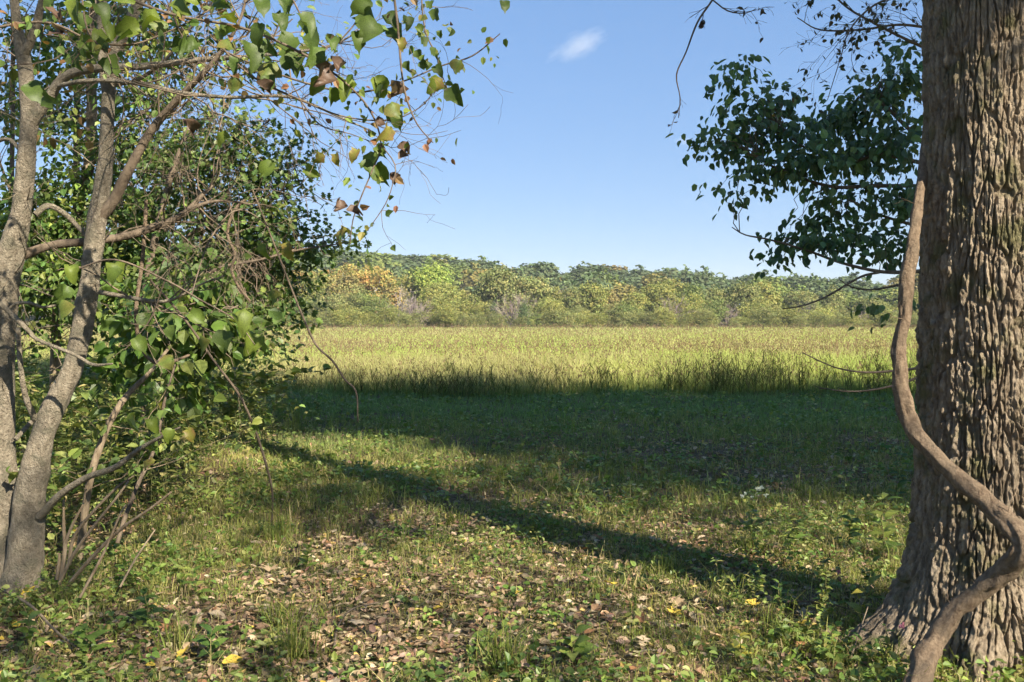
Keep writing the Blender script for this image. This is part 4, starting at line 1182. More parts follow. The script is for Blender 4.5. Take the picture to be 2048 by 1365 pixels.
# ------------------------------------------------------------------ near vine with heart-shaped leaves, each leaf its own piece
def heart_mesh(name, seed, curl=.15, ragged=.0, cols=((.12, .17, .03),)):
    rng = np.random.default_rng(seed)
    half = [(0, 0.02), (.14, -.02), (.31, .04), (.42, .2), (.45, .42), (.40, .64), (.27, .83), (.11, .96), (0, 1.02)]
    half = [(x * rng.uniform(.78, 1.08), y) for x, y in half]
    V = []
    for x, y in half: V.append((x, y))
    for x, y in half[-2:0:-1]: V.append((-x, y))
    V = np.array(V); V = V * (1 + rng.normal(0, .04 + ragged, V.shape))
    mid = np.array([[0, y] for y in (.25, .5, .75)])
    A = np.vstack([V, mid])
    z = curl * (np.abs(A[:, 0]) * 1.3 - .9 * (A[:, 1] - .3) ** 2) + rng.normal(0, .02 + ragged * .6, len(A))
    P = np.column_stack([A, z])
    m = len(V); m1, m2, m3 = m, m + 1, m + 2
    t = [(0, 1, m1), (1, 2, m1), (2, 3, m1), (3, 4, m2), (m1, 3, m2), (4, 5, m2), (5, 6, m3), (m2, 5, m3), (6, 7, m3), (7, 8, m3)]
    mir = lambda i: i if i in (0, 8, m1, m2, m3) else 16 - i
    t += [tuple(mir(i) for i in f)[::-1] for f in t]
    c = np.array(cols[0])[None] * (1 + rng.normal(0, .1, (len(P), 1)))
    if len(cols) > 1:
        f = np.clip((np.abs(P[:, 0]) * 2 + rng.normal(0, .25, len(P))), 0, 1)[:, None]
        c = c * (1 - f) + np.array(cols[1]) * f
    mb = MB(); mb.add(P, [np.array(t)], np.clip(c, .01, .8))
    return mb.mesh(name, M_BIGLEAF, True)


HEARTS = [heart_mesh('leaf', 1, .35, .03, [(.085, .13, .025)]), heart_mesh('leaf', 2, .6, .03, [(.115, .165, .03)]), heart_mesh('leaf', 3, .25, .04, [(.075, .115, .022)]),
          heart_mesh('leaf', 4, .7, .04, [(.145, .19, .03)]), heart_mesh('leaf', 5, .7, .08, [(.22, .21, .04), (.22, .12, .05)]), heart_mesh('leaf', 6, 1.2, .14, [(.16, .10, .07), (.12, .075, .05)]),
          heart_mesh('leaf', 7, .8, .05, [(.09, .14, .028)]), heart_mesh('leaf', 8, -.4, .05, [(.11, .16, .03), (.2, .17, .05)]), heart_mesh('leaf', 9, .5, .06, [(.08, .12, .025)]), heart_mesh('leaf', 10, 1.0, .05, [(.16, .21, .035)])]
ALT = {0: (0, 6, 8), 1: (1, 7), 2: (2, 8), 3: (3, 9), 4: (4,), 5: (5,)}


def place_leaf(parent, me, p, size, d, n):
    d = Vector(d).normalized(); n = Vector(n)
    u = d.cross(n).normalized(); w = u.cross(d)
    o = bpy.data.objects.new('leaf', me); COL.objects.link(o)
    o.parent = parent
    from mathutils import Matrix
    M = Matrix((u, d, w)).transposed().to_4x4()
    o.matrix_local = Matrix.Translation(Vector(p)) @ M @ Matrix.Scale(size, 4)
    return o


rvn = np.random.default_rng(91)
lv = thing('leafy_vine', 'heart-leaved vine hanging across the top of the view', 'vine')
VN = [[(120, -60, 4.5, 6), (330, 25, 4.4, 6), (480, 55, 4.3, 5), (600, 105, 4.3, 5), (690, 165, 4.3, 4), (742, 225, 4.3, 4), (762, 290, 4.3, 3), (745, 340, 4.3, 3), (722, 395, 4.3, 3), (706, 440, 4.3, 2.5), (700, 490, 4.3, 2)],
      [(780, -60, 4.3, 5), (794, 40, 4.3, 5), (804, 150, 4.3, 4), (814, 200, 4.3, 4), (835, 250, 4.3, 3), (866, 286, 4.3, 2)],
      [(840, -40, 4.6, 3), (850, 60, 4.6, 3), (874, 112, 4.6, 3), (880, 140, 4.6, 2), (902, 195, 4.6, 2)],
      [(420, 70, 4.5, 5), (500, 150, 4.5, 4), (600, 200, 4.5, 4), (690, 234, 4.5, 3), (780, 240, 4.5, 3), (840, 215, 4.5, 2), (872, 178, 4.5, 2)],
      [(1000, 68, 4.7, 2), (945, 112, 4.7, 3), (880, 133, 4.7, 3), (800, 165, 4.7, 3), (700, 185, 4.7, 4), (560, 150, 4.8, 4), (420, 90, 5, 4)],
      [(762, 290, 4.3, 2.5), (790, 330, 4.3, 2.5), (785, 370, 4.3, 2), (770, 410, 4.3, 2), (735, 462, 4.3, 1.5)],
      [(-40, 60, 4.4, 5), (90, 45, 4.4, 5), (180, 80, 4.4, 5), (260, 90, 4.4, 4), (345, 60, 4.4, 3), (420, 20, 4.4, 3)],
      [(160, -40, 4.2, 5), (175, 60, 4.2, 4), (215, 110, 4.2, 3), (225, 150, 4.2, 2)],
      [(560, -50, 4.8, 4), (640, 90, 4.8, 3), (700, 60, 4.8, 3), (745, -20, 4.8, 2)],
      [(600, 200, 4.5, 3), (640, 250, 4.5, 3), (700, 268, 4.5, 2), (745, 285, 4.5, 1.5)]]
ALLV = []
for b in VN:
    _, P = stem_part('stem', b, M_BARK_DARK, lv, 6, .05, .03)
    ALLV.append(P)
tb = MB()
for P in ALLV:
    for q in range(4):
        i = int(rvn.integers(3, len(P) - 1))
        grow(tb, rvn, P[i, :3], rvn.normal(size=3) * np.array([.8, .3, .6]) + np.array([.2, 0, -.3]), rvn.uniform(.12, .32), .002, 1, 3, (.12, .09, .065), 2, .5, -.2, .4, 5, .0008, .22)
tag(obj('tendrils', tb, M_TWIG, lv), kind='stuff')
spots = [(425, 20, 55, 0), (445, 50, 60, 1), (470, 75, 62, 0), (450, 90, 50, 1), (500, 100, 55, 2), (520, 60, 55, 2), (540, 85, 50, 0), (556, 40, 46, 0), (600, 40, 48, 2), (626, 42, 44, 0), (620, 78, 56, 2), (590, 85, 50, 0), (570, 120, 54, 0), (545, 135, 50, 1), (600, 120, 50, 2), (628, 105, 50, 0), (480, 130, 44, 0), (468, 165, 40, 1), (535, 160, 36, 2), (660, 90, 44, 0), (735, 5, 44, 2), (728, 35, 48, 0), (712, 75, 50, 2), (755, 60, 56, 2), (772, 40, 46, 0), (790, 65, 46, 0), (800, 85, 32, 4), (815, 40, 26, 0), (645, 145, 40, 5), (668, 140, 34, 5), (645, 170, 40, 3), (690, 170, 46, 3), (712, 178, 40, 3), (665, 185, 40, 1), (750, 165, 48, 3), (770, 175, 40, 0), (785, 170, 36, 5), (780, 215, 36, 1), (792, 232, 40, 2), (775, 232, 26, 1), (760, 240, 26, 5), (776, 262, 40, 4), (812, 290, 28, 5), (802, 305, 22, 5), (752, 300, 28, 1), (715, 308, 36, 4), (672, 315, 32, 4), (640, 312, 30, 4), (755, 320, 46, 1), (752, 340, 44, 1), (720, 335, 36, 0), (782, 352, 26, 5), (800, 362, 22, 5), (680, 405, 26, 5), (712, 415, 22, 5), (698, 470, 46, 4), (870, 165, 40, 4), (880, 170, 42, 3), (902, 185, 44, 0), (918, 128, 34, 1), (1008, 8, 28, 2),
         (860, 8, 24, 0), (868, 24, 26, 0), (848, 35, 24, 1), (850, 60, 26, 0), (833, 58, 22, 1), (845, 78, 22, 0), (880, 65, 16, 0), (895, 60, 16, 0), (905, 62, 18, 2), (898, 85, 14, 1), (862, 100, 22, 0), (850, 115, 20, 1), (835, 105, 20, 0), (840, 128, 20, 0), (870, 138, 24, 0), (830, 145, 20, 1), (860, 130, 18, 2), (878, 112, 16, 0), (815, 128, 22, 0),
         (150, 0, 66, 3), (165, 12, 60, 3), (215, 15, 62, 3), (235, 18, 50, 3), (195, 22, 56, 0), (225, 58, 46, 3), (220, 95, 60, 3), (212, 130, 66, 0), (222, 85, 54, 2), (180, 48, 50, 0), (160, 92, 50, 1), (150, 115, 48, 0), (280, 70, 54, 3), (320, 50, 50, 3), (335, 58, 46, 1), (265, 78, 44, 0), (330, 92, 58, 2), (345, 100, 50, 2), (375, 92, 44, 0), (395, 95, 44, 0), (370, 5, 58, 3), (400, 20, 60, 3), (10, 145, 62, 2), (55, 180, 52, 2), (85, 205, 48, 0), (110, 15, 50, 0), (130, 35, 46, 2), (420, -5, 56, 3), (440, 5, 50, 0), (110, 70, 36, 5), (118, 30, 30, 5), (520, 10, 48, 2), (580, 5, 46, 0), (690, 130, 26, 5), (545, 170, 30, 5)]
near_cloud = [np.vstack([P[:, :3] for P in ALLV])]
for px, py, w, k in spots:
    D = 4.35 + rvn.normal() * .12
    if px < 460: D = 4.2 + rvn.normal() * .15
    p = at(px, py - w * .25, D)
    down = np.array([rvn.normal() * .55, rvn.normal() * .25 - .15, -1.0]) if px > 460 else np.array([rvn.normal() * .8, -.35 + rvn.normal() * .3, -.55 + rvn.normal() * .4])
    n = np.array([rvn.normal() * .9, -1.0, .55 + rvn.normal() * .6])
    lf = place_leaf(lv, HEARTS[int(rvn.choice(ALT[k]))], p, w / FPX * D * (.98 if px > 460 else .82) * rvn.uniform(.8, 1.1), down, n)
    if rvn.random() < .9:
        c = near_cloud[0]; j = np.argmin(np.linalg.norm(c - p, axis=1))
        if np.linalg.norm(c[j] - p) < .5:
            P, R = limb(c[j], p, .0018, .0011, rvn, .25, 4)
            mbp = MB(); tube(mbp, P, R, 3, (.14, .12, .06)); st_ = obj('leaf_stalk', mbp, M_TWIG, lf); st_.matrix_parent_inverse = lf.matrix_local.inverted()
sl = MB(); E = near_cloud[0]; E = E[rvn.integers(0, len(E), 420)] + rvn.normal(size=(420, 3)) * np.array([.06, .05, .05])
A = rvn.normal(size=E.shape); A[:, 2] -= .9
scatter(sl, LEAF6, E, A, rvn.normal(size=E.shape) * .6 + np.array([0, -.8, .5]), .042 * rvn.uniform(.5, 1.3, 420), pick(GREENS + [(.25, .14, .07)], 420, .18, None, rvn))
tag(obj('small_leaves', sl, M_LEAF, lv), kind='stuff')
# leaves of the same vine hanging over the brush lower down
lv2 = thing('brush_vine', 'vine with large veined leaves scattered over the shady brush at left', 'vine')
PV = [[(150, 540, 5.2, 4), (230, 520, 5.1, 4), (330, 560, 5.1, 4), (400, 600, 5.1, 4), (470, 640, 5.1, 3), (510, 690, 5.1, 2)], [(330, 560, 5.1, 3), (300, 640, 5.2, 3), (250, 700, 5.2, 2)], [(380, 600, 5.1, 3), (420, 480, 5.3, 3), (480, 420, 5.4, 3), (560, 470, 5.5, 2)]]
for b in PV: stem_part('stem', b, M_BARK_DARK, lv2, 5, .05)
for px, py, w, k in [(205, 545, 42, 3), (225, 540, 40, 3), (245, 555, 40, 1), (135, 590, 46, 0), (120, 620, 44, 1), (140, 545, 36, 3), (380, 640, 36, 1), (350, 665, 34, 0), (400, 690, 40, 1), (470, 645, 50, 3), (490, 660, 44, 1), (505, 685, 46, 3), (455, 680, 44, 0), (430, 665, 40, 0), (540, 595, 36, 1), (558, 575, 34, 3), (560, 495, 44, 2), (575, 500, 40, 4), (530, 500, 30, 3), (470, 420, 40, 1), (385, 410, 30, 5), (455, 380, 34, 4), (445, 320, 40, 3), (530, 330, 36, 3), (545, 340, 36, 1), (610, 350, 30, 3), (390, 250, 30, 4), (400, 260, 30, 5), (460, 285, 32, 3), (500, 640, 36, 3), (330, 620, 40, 0), (290, 640, 36, 0), (310, 690, 36, 0), (270, 690, 36, 1), (345, 730, 36, 1), (235, 660, 34, 0), (385, 560, 36, 0), (420, 520, 36, 1), (360, 500, 34, 0), (300, 850, 32, 3), (345, 870, 30, 3), (310, 935, 30, 4), (270, 840, 36, 3), (300, 890, 24, 3), (375, 870, 30, 4)]:
    D = 5.2 + rvn.normal() * .15
    if rvn.random() < .45 and py < 800: continue
    p = at(px, py - w * .4, D)
    place_leaf(lv2, HEARTS[int(rvn.choice(ALT[k]))], p, w / FPX * D, (rvn.normal() * .8, -.2, -1), (rvn.normal() * .8, -1, .6 + rvn.normal() * .4))

# ------------------------------------------------------------------ brush and weeds
def weed_mesh(rng, h, nl, ls, cols, branches=3):
    mb = MB()
    P, R = limb((0, 0, -.02), (rng.normal() * .12 * h, rng.normal() * .12 * h, h), .004, .0015, rng, .12, 7)
    tube(mb, P, R, 4, (.16, .16, .06))
    ends = [P]
    for b in range(branches):
        i = int(rng.integers(2, 5))
        Q, R2 = limb(P[i], P[i] + np.array([rng.normal() * .25 * h, rng.normal() * .25 * h, rng.uniform(.15, .4) * h]), .0025, .001, rng, .1, 5)
        tube(mb, Q, R2, 3, (.16, .15, .06)); ends.append(Q)
    E = np.vstack([spline(q, n=6) for q in ends]); E = E[E[:, 2] > .12 * h]
    E = E[rng.integers(0, len(E), nl)] + rng.normal(size=(nl, 3)) * .012
    A = rng.normal(size=E.shape); A[:, 2] = A[:, 2] * .35 + .1
    scatter(mb, LANCE if rng.random() < .6 else LEAF6, E, A, rng.normal(size=E.shape) * .4 + np.array([0, 0, 1.]), ls * rng.uniform(.5, 1.3, nl), pick(cols, nl, .18, None, rng))
    return mb


WC = [(.16, .21, .05), (.22, .26, .07), (.30, .32, .10), (.12, .17, .04), (.36, .33, .13)]
rw = np.random.default_rng(77)
WM = [weed_mesh(rw, 1.0, int(rw.integers(45, 90)), .10, WC, int(rw.integers(2, 6))).mesh('tall_weed', M_LEAF) for _ in range(7)]


def brush_ok(x, y):
    return x < -2.95 - .08 * (y - 7) + .3 * math.sin(y * 1.7)


cnt = 0
while cnt < 230:
    y = rw.uniform(6.4, 17); x = rw.uniform(-.60 * y - .3, -2.9)
    if not brush_ok(x, y): continue
    o = bpy.data.objects.new('tall_weed', WM[cnt % 7]); COL.objects.link(o)
    h = rw.uniform(.45, 1.25) * (1 if y > 7.3 else .6)
    o.location = (x, y, float(ground_z(x, y))); o.scale = (h * 1.15, h * 1.15, h); o.rotation_euler = (rw.normal() * .1, rw.normal() * .1, rw.uniform(0, 6.28))
    hh = 'waist-high' if h > .95 else 'knee-high' if h > .65 else 'low'
    ww = 'among the bare shoots by the pale tree' if y < 8 else 'under the leafy oak at left' if y < 12 else 'at the meadow end of the left brush'
    tag(o, f'{hh} leafy weed {ww}', 'weed', 'tall weeds in the left brush')
    cnt += 1
for k in range(84):
    if k >= 62:
        px, py = rw.uniform(0, 190), rw.uniform(1165, 1250); h = rw.uniform(.1, .3); ww = 'round the foot of the pale tree'; gg = 'weeds at the foot of the pale tree'
    elif k < 34:
        px, py = rw.uniform(1420, 1820), rw.uniform(985, 1330); h = rw.uniform(.16, .42); ww = 'in the sunny patch left of the big trunk'; gg = 'weeds left of the big trunk'
    else:
        px, py = rw.uniform(60, 1500), rw.uniform(930, 1345); h = rw.uniform(.09, .24); ww = 'in the turf of the clearing'; gg = 'weeds in the clearing'
    D = 1.7 * FPX / (py - 645.0); p = at(px, py, D)
    if math.hypot(p[0] - TX, D - TY) < .62: continue
    o = bpy.data.objects.new('leafy_weed', WM[k % 7]); COL.objects.link(o)
    o.location = (p[0], D, float(ground_z(p[0], D))); o.scale = (h * 1.25, h * 1.25, h); o.rotation_euler = (rw.normal() * .15, rw.normal() * .15, rw.uniform(0, 6.28))
    tag(o, f'{"small" if h < .16 else "ankle-high" if h < .28 else "shin-high"} leafy weed {ww}', 'weed', gg)
ub = MB()
for k in range(560):
    y = rw.uniform(6.8, 19); x = rw.uniform(-.62 * y - .5, -2.8)
    if not brush_ok(x + .1, y): continue
    h = rw.uniform(.3, .9)
    w = weed_mesh(rw, h, 22, .085, WC, 2)
    base = np.array([x, y, float(ground_z(x, y))])
    V = np.concatenate(w.V) + base
    ub.add(V, [np.concatenate(w.F[q]) for q in (3, 4) if w.F[q]], np.concatenate(w.C))
tag(obj('undergrowth', ub, M_LEAF), 'tangled green undergrowth below the trees at left', 'undergrowth', kind='stuff')

# single plants of the clearing: stem and separate leaves
def lance_mesh(name, seed, col, w=.2):
    rng = np.random.default_rng(seed)
    ys = [0, .15, .35, .6, .82, 1]; ws = [.02, .75, 1, .8, .4, 0.02]
    V = []
    for y, q in zip(ys, ws):
        z = .12 * math.sin(y * 2.2) - .28 * y * y
        V += [(-w * q, y, z + .05 * q), (0, y, z), (w * q, y, z + .05 * q)]
    F = []
    for i in range(5):
        a = i * 3; F += [(a, a + 1, a + 4, a + 3), (a + 1, a + 2, a + 5, a + 4)]
    V = np.array(V) + rng.normal(0, .008, (len(V), 3))
    mb = MB(); mb.add(V, [np.array(F)], np.clip(np.array(col) * (1 + rng.normal(0, .08, (len(V), 1))), .01, .8))
    return mb.mesh(name, M_BIGLEAF, True)


LM = {'green': lance_mesh('leaf', 1, (.12, .19, .035), .2), 'pale': lance_mesh('leaf', 2, (.24, .28, .06), .2), 'dark': lance_mesh('leaf', 3, (.07, .13, .03), .24), 'yellow': lance_mesh('leaf', 4, (.34, .30, .05), .24), 'broad': lance_mesh('leaf', 5, (.15, .21, .04), .36)}


def plant(label, px, py, h, nl, ls, kinds, name='leafy_plant', flowers=None, tilt=.1, seed=0, cat='plant'):
    rng = np.random.default_rng(seed)
    D = 1.7 * FPX / (py - 645.0)
    p = at(px, py, D); z = float(ground_z(p[0], D))
    e = thing(name, label, cat, None, (p[0], D, z))
    mb = MB(); P, R = limb((0, 0, -.02), (rng.normal() * tilt * h, rng.normal() * tilt * h, h), .004, .0018, rng, .1, 6)
    tube(mb, P, R, 5, (.17, .16, .06)); obj('stem', mb, M_TWIG, e)
    for k in range(nl):
        t = (k + 1) / nl * .85 + .15
        q = P[0] * (1 - t) + P[-1] * t; a = k * 2.4 + rng.normal() * .3
        place_leaf(e, LM[kinds[int(rng.integers(len(kinds)))]], q, ls * rng.uniform(.7, 1.2) * (1.15 - .5 * t), (math.cos(a), math.sin(a), .35 + rng.normal() * .2), (rng.normal() * .2, -.3, 1))
    if flowers:
        for k in range(flowers[0]):
            fb = MB(); c = P[-1] + rng.normal(size=3) * np.array([.05, .05, .03])
            m = 16; A = nrm(rng.normal(size=(m, 3)) + np.array([0, 0, .6]))
            scatter(fb, LEAF4, np.repeat(c[None], m, 0) + rng.normal(size=(m, 3)) * .004, A, rng.normal(size=(m, 3)), .016, flowers[1])
            obj('flower', fb, M_LEAF, e)
    return e


PL = [('pale green upright plant close to the big trunk', 1765, 1125, .48, 16, .15, ['pale', 'pale', 'green']),
      ('yellow-tipped plant at the foot of the big trunk', 1712, 1275, .42, 9, .11, ['pale', 'yellow', 'green']),
      ('dark broad-leaved plant just left of the pale one by the trunk', 1690, 1110, .26, 12, .14, ['green', 'dark']),
      ('low green plant growing in the trunk shadow', 1560, 1225, .16, 10, .10, ['green', 'dark']),
      ('bright broad-leaved seedling at the bottom centre of the view', 1145, 1345, .17, 9, .15, ['broad', 'pale']),
      ('small leafy plant left of the bottom centre seedling', 960, 1335, .12, 8, .09, ['green', 'broad']),
      ('bushy green plant in the sun left of the trunk roots', 1585, 1130, .24, 14, .11, ['green', 'pale']),
      ('spindly plant with few leaves before the trunk roots', 1640, 1255, .30, 8, .08, ['pale', 'green']),
      ('green plant at the bottom right before the trunk', 1660, 1345, .20, 12, .10, ['green', 'pale']),
      ('leafy plant at the bottom edge below the trunk shadow', 1480, 1330, .14, 10, .09, ['green', 'pale', 'yellow']),
      ('dark-leaved plant in the shade at the lower left', 300, 1265, .22, 11, .12, ['dark', 'green']),
      ('broad leafy seedling below the pale tree', 180, 1320, .16, 8, .13, ['green', 'broad']),
      ('low green plant among leaves by the bare shoots', 255, 1180, .16, 9, .10, ['green', 'dark']),
      ('bright plant at the edge of the brush by the arching cane', 470, 1050, .26, 14, .11, ['green', 'pale']),
      ('leafy clump in the sun at the middle left', 610, 1135, .18, 12, .10, ['green', 'pale']),
      ('small leafy clump along the edge of the long trunk shadow', 1010, 1040, .20, 14, .09, ['green', 'pale']),
      ('small plant at the centre of the sunny patch', 1180, 1180, .14, 9, .10, ['green', 'broad']),
      ('shaded plant near the leaf patch right of centre', 1460, 1000, .30, 14, .10, ['green', 'dark']),
      ('tall plant in the shade beside the trunk', 1790, 1010, .45, 18, .13, ['dark', 'green']),
      ('leafy plant before the brush at lower left', 395, 1195, .18, 10, .11, ['green', 'pale']),
      ('bottom-left corner plant with rounded leaves', 60, 1300, .18, 10, .11, ['green', 'broad']),
      ('bottom edge plant under the lower left shade', 420, 1335, .16, 10, .12, ['dark', 'green']),
      ('small plant rooted below the vine foot', 2000, 1350, .30, 7, .08, ['pale', 'green']),
      ('sunny plant above the long trunk shadow', 1250, 1040, .20, 12, .10, ['green', 'pale'])]
for k, a in enumerate(PL):
    plant(*a, seed=200 + k)
plant('white-flowered plant in the sun right of centre', 1505, 1075, .34, 10, .09, ['green'], 'flowering_plant', (9, (.75, .75, .72)), seed=301)
plant('pink-flowered weed before the trunk shadow at right', 1675, 1230, .28, 8, .07, ['green', 'pale'], 'flowering_plant', (1, (.5, .2, .28)), seed=302)
plant('second pink-flowered weed near the bottom of the trunk', 1775, 1352, .22, 7, .07, ['green', 'pale'], 'flowering_plant', (1, (.5, .2, .28)), seed=303)

# grass tufts that stand out
def tuft(label, px, py, h, n, seed, col=(.2, .24, .05)):
    rng = np.random.default_rng(seed)
    D = 1.7 * FPX / (py - 645.0); p = at(px, py, D)
    base = np.array([p[0], D, float(ground_z(p[0], D))])
    mb = MB(); P = rng.normal(size=(n, 3)) * np.array([.05, .05, 0])
    c = pick([col, tuple(np.array(col) * .75), (.34, .3, .12)], n, .15, [.5, .35, .15], rng)
    blades(mb, P, h * rng.uniform(.5, 1.2, n), np.full(n, .0055), np.abs(rng.normal(.3, .25, n)), rng.uniform(0, 6.28, n), c * .9, c, 1.1)
    o = obj('grass_tuft', mb, M_GRASS); o.location = base
    return tag(o, label, 'grass tuft')


for k, (l, px, py, h, n) in enumerate((('long-bladed grass tuft at the bottom centre', 1010, 1355, .30, 110), ('arching grass tuft at the bottom left', 600, 1330, .32, 90), ('grass tuft left of the bottom seedling', 560, 1260, .26, 80),
                                       ('sunlit grass tuft along the long trunk shadow', 905, 1050, .24, 70), ('bright grass tuft in the middle of the clearing', 1000, 960, .30, 60), ('tall grass tuft near the arching cane', 560, 1080, .34, 80),
                                       ('grass tuft below the white flowers', 1500, 1110, .26, 80), ('grass tuft in the sun at right of centre', 1330, 1150, .22, 70), ('tall grass tuft at the brush edge', 590, 860, .62, 60),
                                       ('thin grass tuft at the lower left', 350, 1310, .26, 70), ('grass tuft at the bottom right before the roots', 1560, 1300, .2, 60))):
    tuft(l, px, py, h, n, 400 + k)

# ------------------------------------------------------------------ sticks, a fallen fruit, separate fallen leaves
def stick(label, pts, w, mat):
    Q = []
    for px, py, up in pts:
        D = 1.7 * FPX / (py - 645.0); p = at(px, py, D); p[2] = float(ground_z(p[0], D)) + up; Q.append(p)
    P = spline(Q, step=.04); mb = MB()
    tube(mb, P, np.linspace(w, w * .55, len(P)), 8, rough=.2, seed=len(label))
    return tag(obj('fallen_stick', mb, mat, None, True), label, 'stick')


stick('pale straight stick lying below the trunk shadow', [(1300, 1262, .03), (1375, 1266, .03), (1450, 1268, .03)], .010, M_BARK_PALE)
stick('short grey stick at the foot of the bark roots', [(1575, 1232, .07), (1640, 1238, .09), (1700, 1240, .06)], .006, M_VINE)
stick('curved dark stick at the bottom left of centre', [(668, 1318, .03), (676, 1275, .04), (705, 1240, .05), (760, 1222, .04)], .007, M_BARK_DARK)
stick('pale broken stick at the bottom edge', [(560, 1362, .02), (610, 1350, .03), (652, 1338, .03)], .010, M_BARK_PALE)
stick('tan cane lying across the bottom left corner', [(-10, 1208, .10), (60, 1252, .10), (110, 1290, .08), (160, 1320, .05)], .010, M_BARK_PINK)
stick('thin dark stick in the leaf patch at the centre', [(905, 1200, .02), (940, 1208, .03), (985, 1205, .02)], .008, M_BARK_DARK)
stick('small grey stick at the bottom right of centre', [(1250, 1330, .02), (1300, 1318, .03), (1340, 1322, .02)], .007, M_BARK_PALE)
stick('forked twig leaning by the bottom right plants', [(1700, 1350, .05), (1720, 1320, .14), (1735, 1290, .2)], .005, M_BARK_PINK)
stick('stick lying before the bare shoots at left', [(205, 1172, .03), (240, 1168, .04), (290, 1172, .03)], .008, M_BARK_PALE)


def walnut(px, py, label):
    D = 1.7 * FPX / (py - 645.0); p = at(px, py, D)
    a, b = np.meshgrid(np.linspace(0, 2 * math.pi, 15)[:-1], np.linspace(.05, math.pi - .05, 9))
    V = np.stack([np.cos(a) * np.sin(b), np.sin(a) * np.sin(b), np.cos(b) * 1.08], -1).reshape(-1, 3)
    V *= (.027 * (1 + .08 * (fbm(V[:, 0] * 3 + 9, V[:, 1] * 3 + V[:, 2] * 2) - .5)))[:, None]
    i, j = np.meshgrid(np.arange(8), np.arange(14), indexing='ij')
    q = np.stack([i * 14 + j, (i + 1) * 14 + j, (i + 1) * 14 + (j + 1) % 14, i * 14 + (j + 1) % 14], -1).reshape(-1, 4)
    mb = MB(); mb.add(V, [q], (.22, .20, .05))
    o = obj('fallen_fruit', mb, M_TWIG, None, True); o.location = (p[0], D, float(ground_z(p[0], D)) + .035)
    tag(o, label, 'fruit')


walnut(783, 1042, 'round yellow-green fruit lying in the sunny grass')


def dry_mesh(seed, kind, cols):
    rng = np.random.default_rng(seed)
    if kind == 'oval':
        half = [(0, 0), (.14, .1), (.25, .3), (.28, .5), (.22, .72), (.1, .9), (0, 1)]
    else:
        half = [(0, .12), (.18, .0), (.46, .12), (.28, .3), (.55, .55), (.25, .6), (.2, .78), (0, 1.0)]
    V = np.array(half + [(-x, y) for x, y in half[-2:0:-1]]) * (1 + rng.normal(0, .06, (len(half) * 2 - 2, 2)))
    V = np.vstack([V, [[0, .3], [0, .62]]])
    z = .5 * np.abs(V[:, 0]) * rng.uniform(.3, 1.1) + .25 * (V[:, 1] - .5) ** 2 * rng.uniform(-1, 1.5) + rng.normal(0, .035, len(V))
    P = np.column_stack([V[:, 0], V[:, 1] - .5, z - z.min()])
    m = len(half) * 2 - 2; h = len(half)
    F = [(i, (i + 1) % m, m if (P[i, 1] + P[(i + 1) % m, 1]) < -.04 else m + 1) for i in range(m)]
    for i in range(m):
        a = F[i][2]; b = F[(i + 1) % m][2]
        if a != b: F.append((a, F[(i + 1) % m][0], b))
    c = np.array(cols) * (1 + rng.normal(0, .12, (len(P), 1)))
    mb = MB(); mb.add(P, [np.array(F)], np.clip(c, .01, .8))
    return mb.mesh('fallen_leaf', M_DRY, False)


rf = np.random.default_rng(15)
KINDS = [('tan', (.36, .26, .155)), ('brown', (.22, .135, .075)), ('reddish brown', (.29, .15, .07)), ('yellow', (.52, .37, .06)), ('pale', (.46, .36, .24)), ('dark brown', (.13, .085, .055))]
DM = {k: [dry_mesh(30 + 3 * i, 'oval', c), dry_mesh(31 + 3 * i, 'lobed', c), dry_mesh(32 + 3 * i, 'oval', c)] for i, (k, c) in enumerate(KINDS)}
n = 0
while n < 300:
    y = 3.95 + 3.3 * rf.random() ** 1.3; x = (rf.random() * 2 - 1) * (.57 * y)
    if rf.random() > .3 + .7 * float(lit_mask(np.array(x), np.array(y))): continue
    if math.hypot(x - TX, y - TY) < .75: continue
    k = KINDS[int(rf.choice(6, p=[.3, .25, .1, .09, .16, .1]))][0]
    q = int(rf.integers(3))
    o = bpy.data.objects.new('fallen_leaf', DM[k][q]); COL.objects.link(o)
    s = rf.uniform(.045, .088)
    o.location = (x, y, float(ground_z(x, y)) + rf.uniform(.02, .045)); o.scale = (s * 1.2, s * 1.2, s)
    o.rotation_euler = (rf.normal() * .25, rf.normal() * .25, rf.uniform(0, 6.28))
    tag(o, f'{k} {"lobed" if q == 1 else "curled"} fallen leaf on the near ground', 'leaf', 'fallen leaves on the near ground')
    n += 1

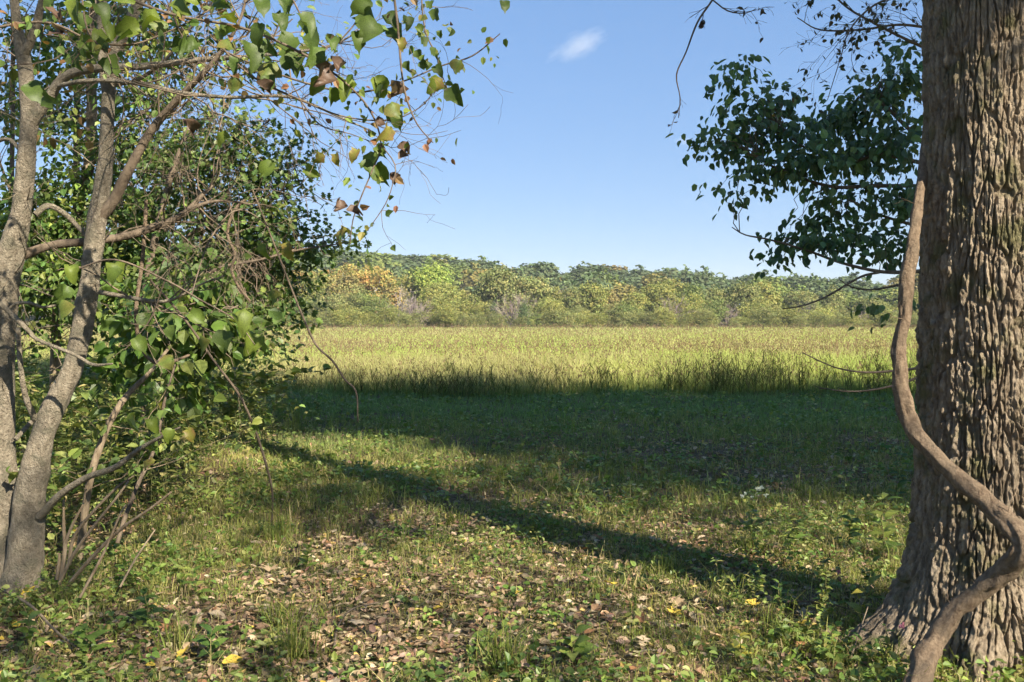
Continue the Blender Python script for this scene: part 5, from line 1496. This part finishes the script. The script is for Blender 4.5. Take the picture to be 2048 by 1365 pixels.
# ------------------------------------------------------------------ small clouds
def cloud(label, px, py, D, rx, rz, ang, dens, seed):
    p = at(px, py, D)
    a, b = np.meshgrid(np.linspace(0, 2 * math.pi, 25)[:-1], np.linspace(0.02, math.pi - .02, 13))
    V = np.stack([np.cos(a) * np.sin(b), np.sin(a) * np.sin(b), np.cos(b)], -1).reshape(-1, 3) * np.array([rx, rx * .6, rz])
    i, j = np.meshgrid(np.arange(12), np.arange(24), indexing='ij')
    q = np.stack([i * 24 + j, (i + 1) * 24 + j, (i + 1) * 24 + (j + 1) % 24, i * 24 + (j + 1) % 24], -1).reshape(-1, 4)
    mb = MB(); mb.add(V, [q])
    m, N, L = new_mat('cloud_vapour')
    out = N.new('ShaderNodeOutputMaterial'); pv = N.new('ShaderNodeVolumePrincipled')
    tc = N.new('ShaderNodeTexCoord'); mp = N.new('ShaderNodeMapping'); mp.inputs['Scale'].default_value = (1 / rx, 1 / rx, 1 / rz)
    L.new(tc.outputs['Object'], mp.inputs['Vector'])
    ln = N.new('ShaderNodeVectorMath'); ln.operation = 'LENGTH'; L.new(mp.outputs[0], ln.inputs[0])
    nz = N.new('ShaderNodeTexNoise'); nz.inputs['Scale'].default_value = 1.7; nz.inputs['Detail'].default_value = 6; nz.inputs['Roughness'].default_value = .72
    ad = N.new('ShaderNodeVectorMath'); ad.inputs[1].default_value = (seed * 3.1, seed, 0); L.new(mp.outputs[0], ad.inputs[0]); L.new(ad.outputs[0], nz.inputs['Vector'])
    s1 = N.new('ShaderNodeMath'); s1.operation = 'MULTIPLY'; s1.inputs[1].default_value = .5; L.new(ln.outputs['Value'], s1.inputs[0])
    sb = N.new('ShaderNodeMath'); sb.operation = 'SUBTRACT'; L.new(nz.outputs['Fac'], sb.inputs[0]); L.new(s1.outputs[0], sb.inputs[1])
    mr = N.new('ShaderNodeMapRange'); mr.inputs[1].default_value = .10; mr.inputs[2].default_value = .50; mr.inputs[3].default_value = 0; mr.inputs[4].default_value = dens
    L.new(sb.outputs[0], mr.inputs[0]); L.new(mr.outputs[0], pv.inputs['Density'])
    pv.inputs['Color'].default_value = (1, 1, 1, 1); pv.inputs['Anisotropy'].default_value = 0.0
    L.new(pv.outputs[0], out.inputs['Volume'])
    o = obj('cloud', mb, m, None, True); o.location = p; o.rotation_euler = (0, ang, 0)
    return tag(o, label, 'cloud', kind='stuff')


cloud('small wispy white cloud high in the blue sky', 1155, 92, 3000, 130, 50, -.35, .0036, 1)
cloud('faint cloud scrap just left of the leafy branches', 1366, 282, 3000, 42, 16, .1, .006, 2)

# ------------------------------------------------------------------ thin summer air over the valley
hm, N, L = new_mat('haze_air')
out = N.new('ShaderNodeOutputMaterial'); pv = N.new('ShaderNodeVolumePrincipled')
pv.inputs['Color'].default_value = (.86, .93, 1.0, 1); pv.inputs['Density'].default_value = .00016
L.new(pv.outputs[0], out.inputs['Volume'])
hv = np.array([[x, y, z] for z in (-3, 75) for x, y in ((-1500, -400), (1500, -400), (1500, 1400), (-1500, 1400))], float)
mb = MB(); mb.add(hv, [np.array([[3, 2, 1, 0], [4, 5, 6, 7], [0, 1, 5, 4], [1, 2, 6, 5], [2, 3, 7, 6], [3, 0, 4, 7]])])
tag(obj('haze', mb, hm), 'thin pale air over the field and hill', 'haze', kind='stuff')
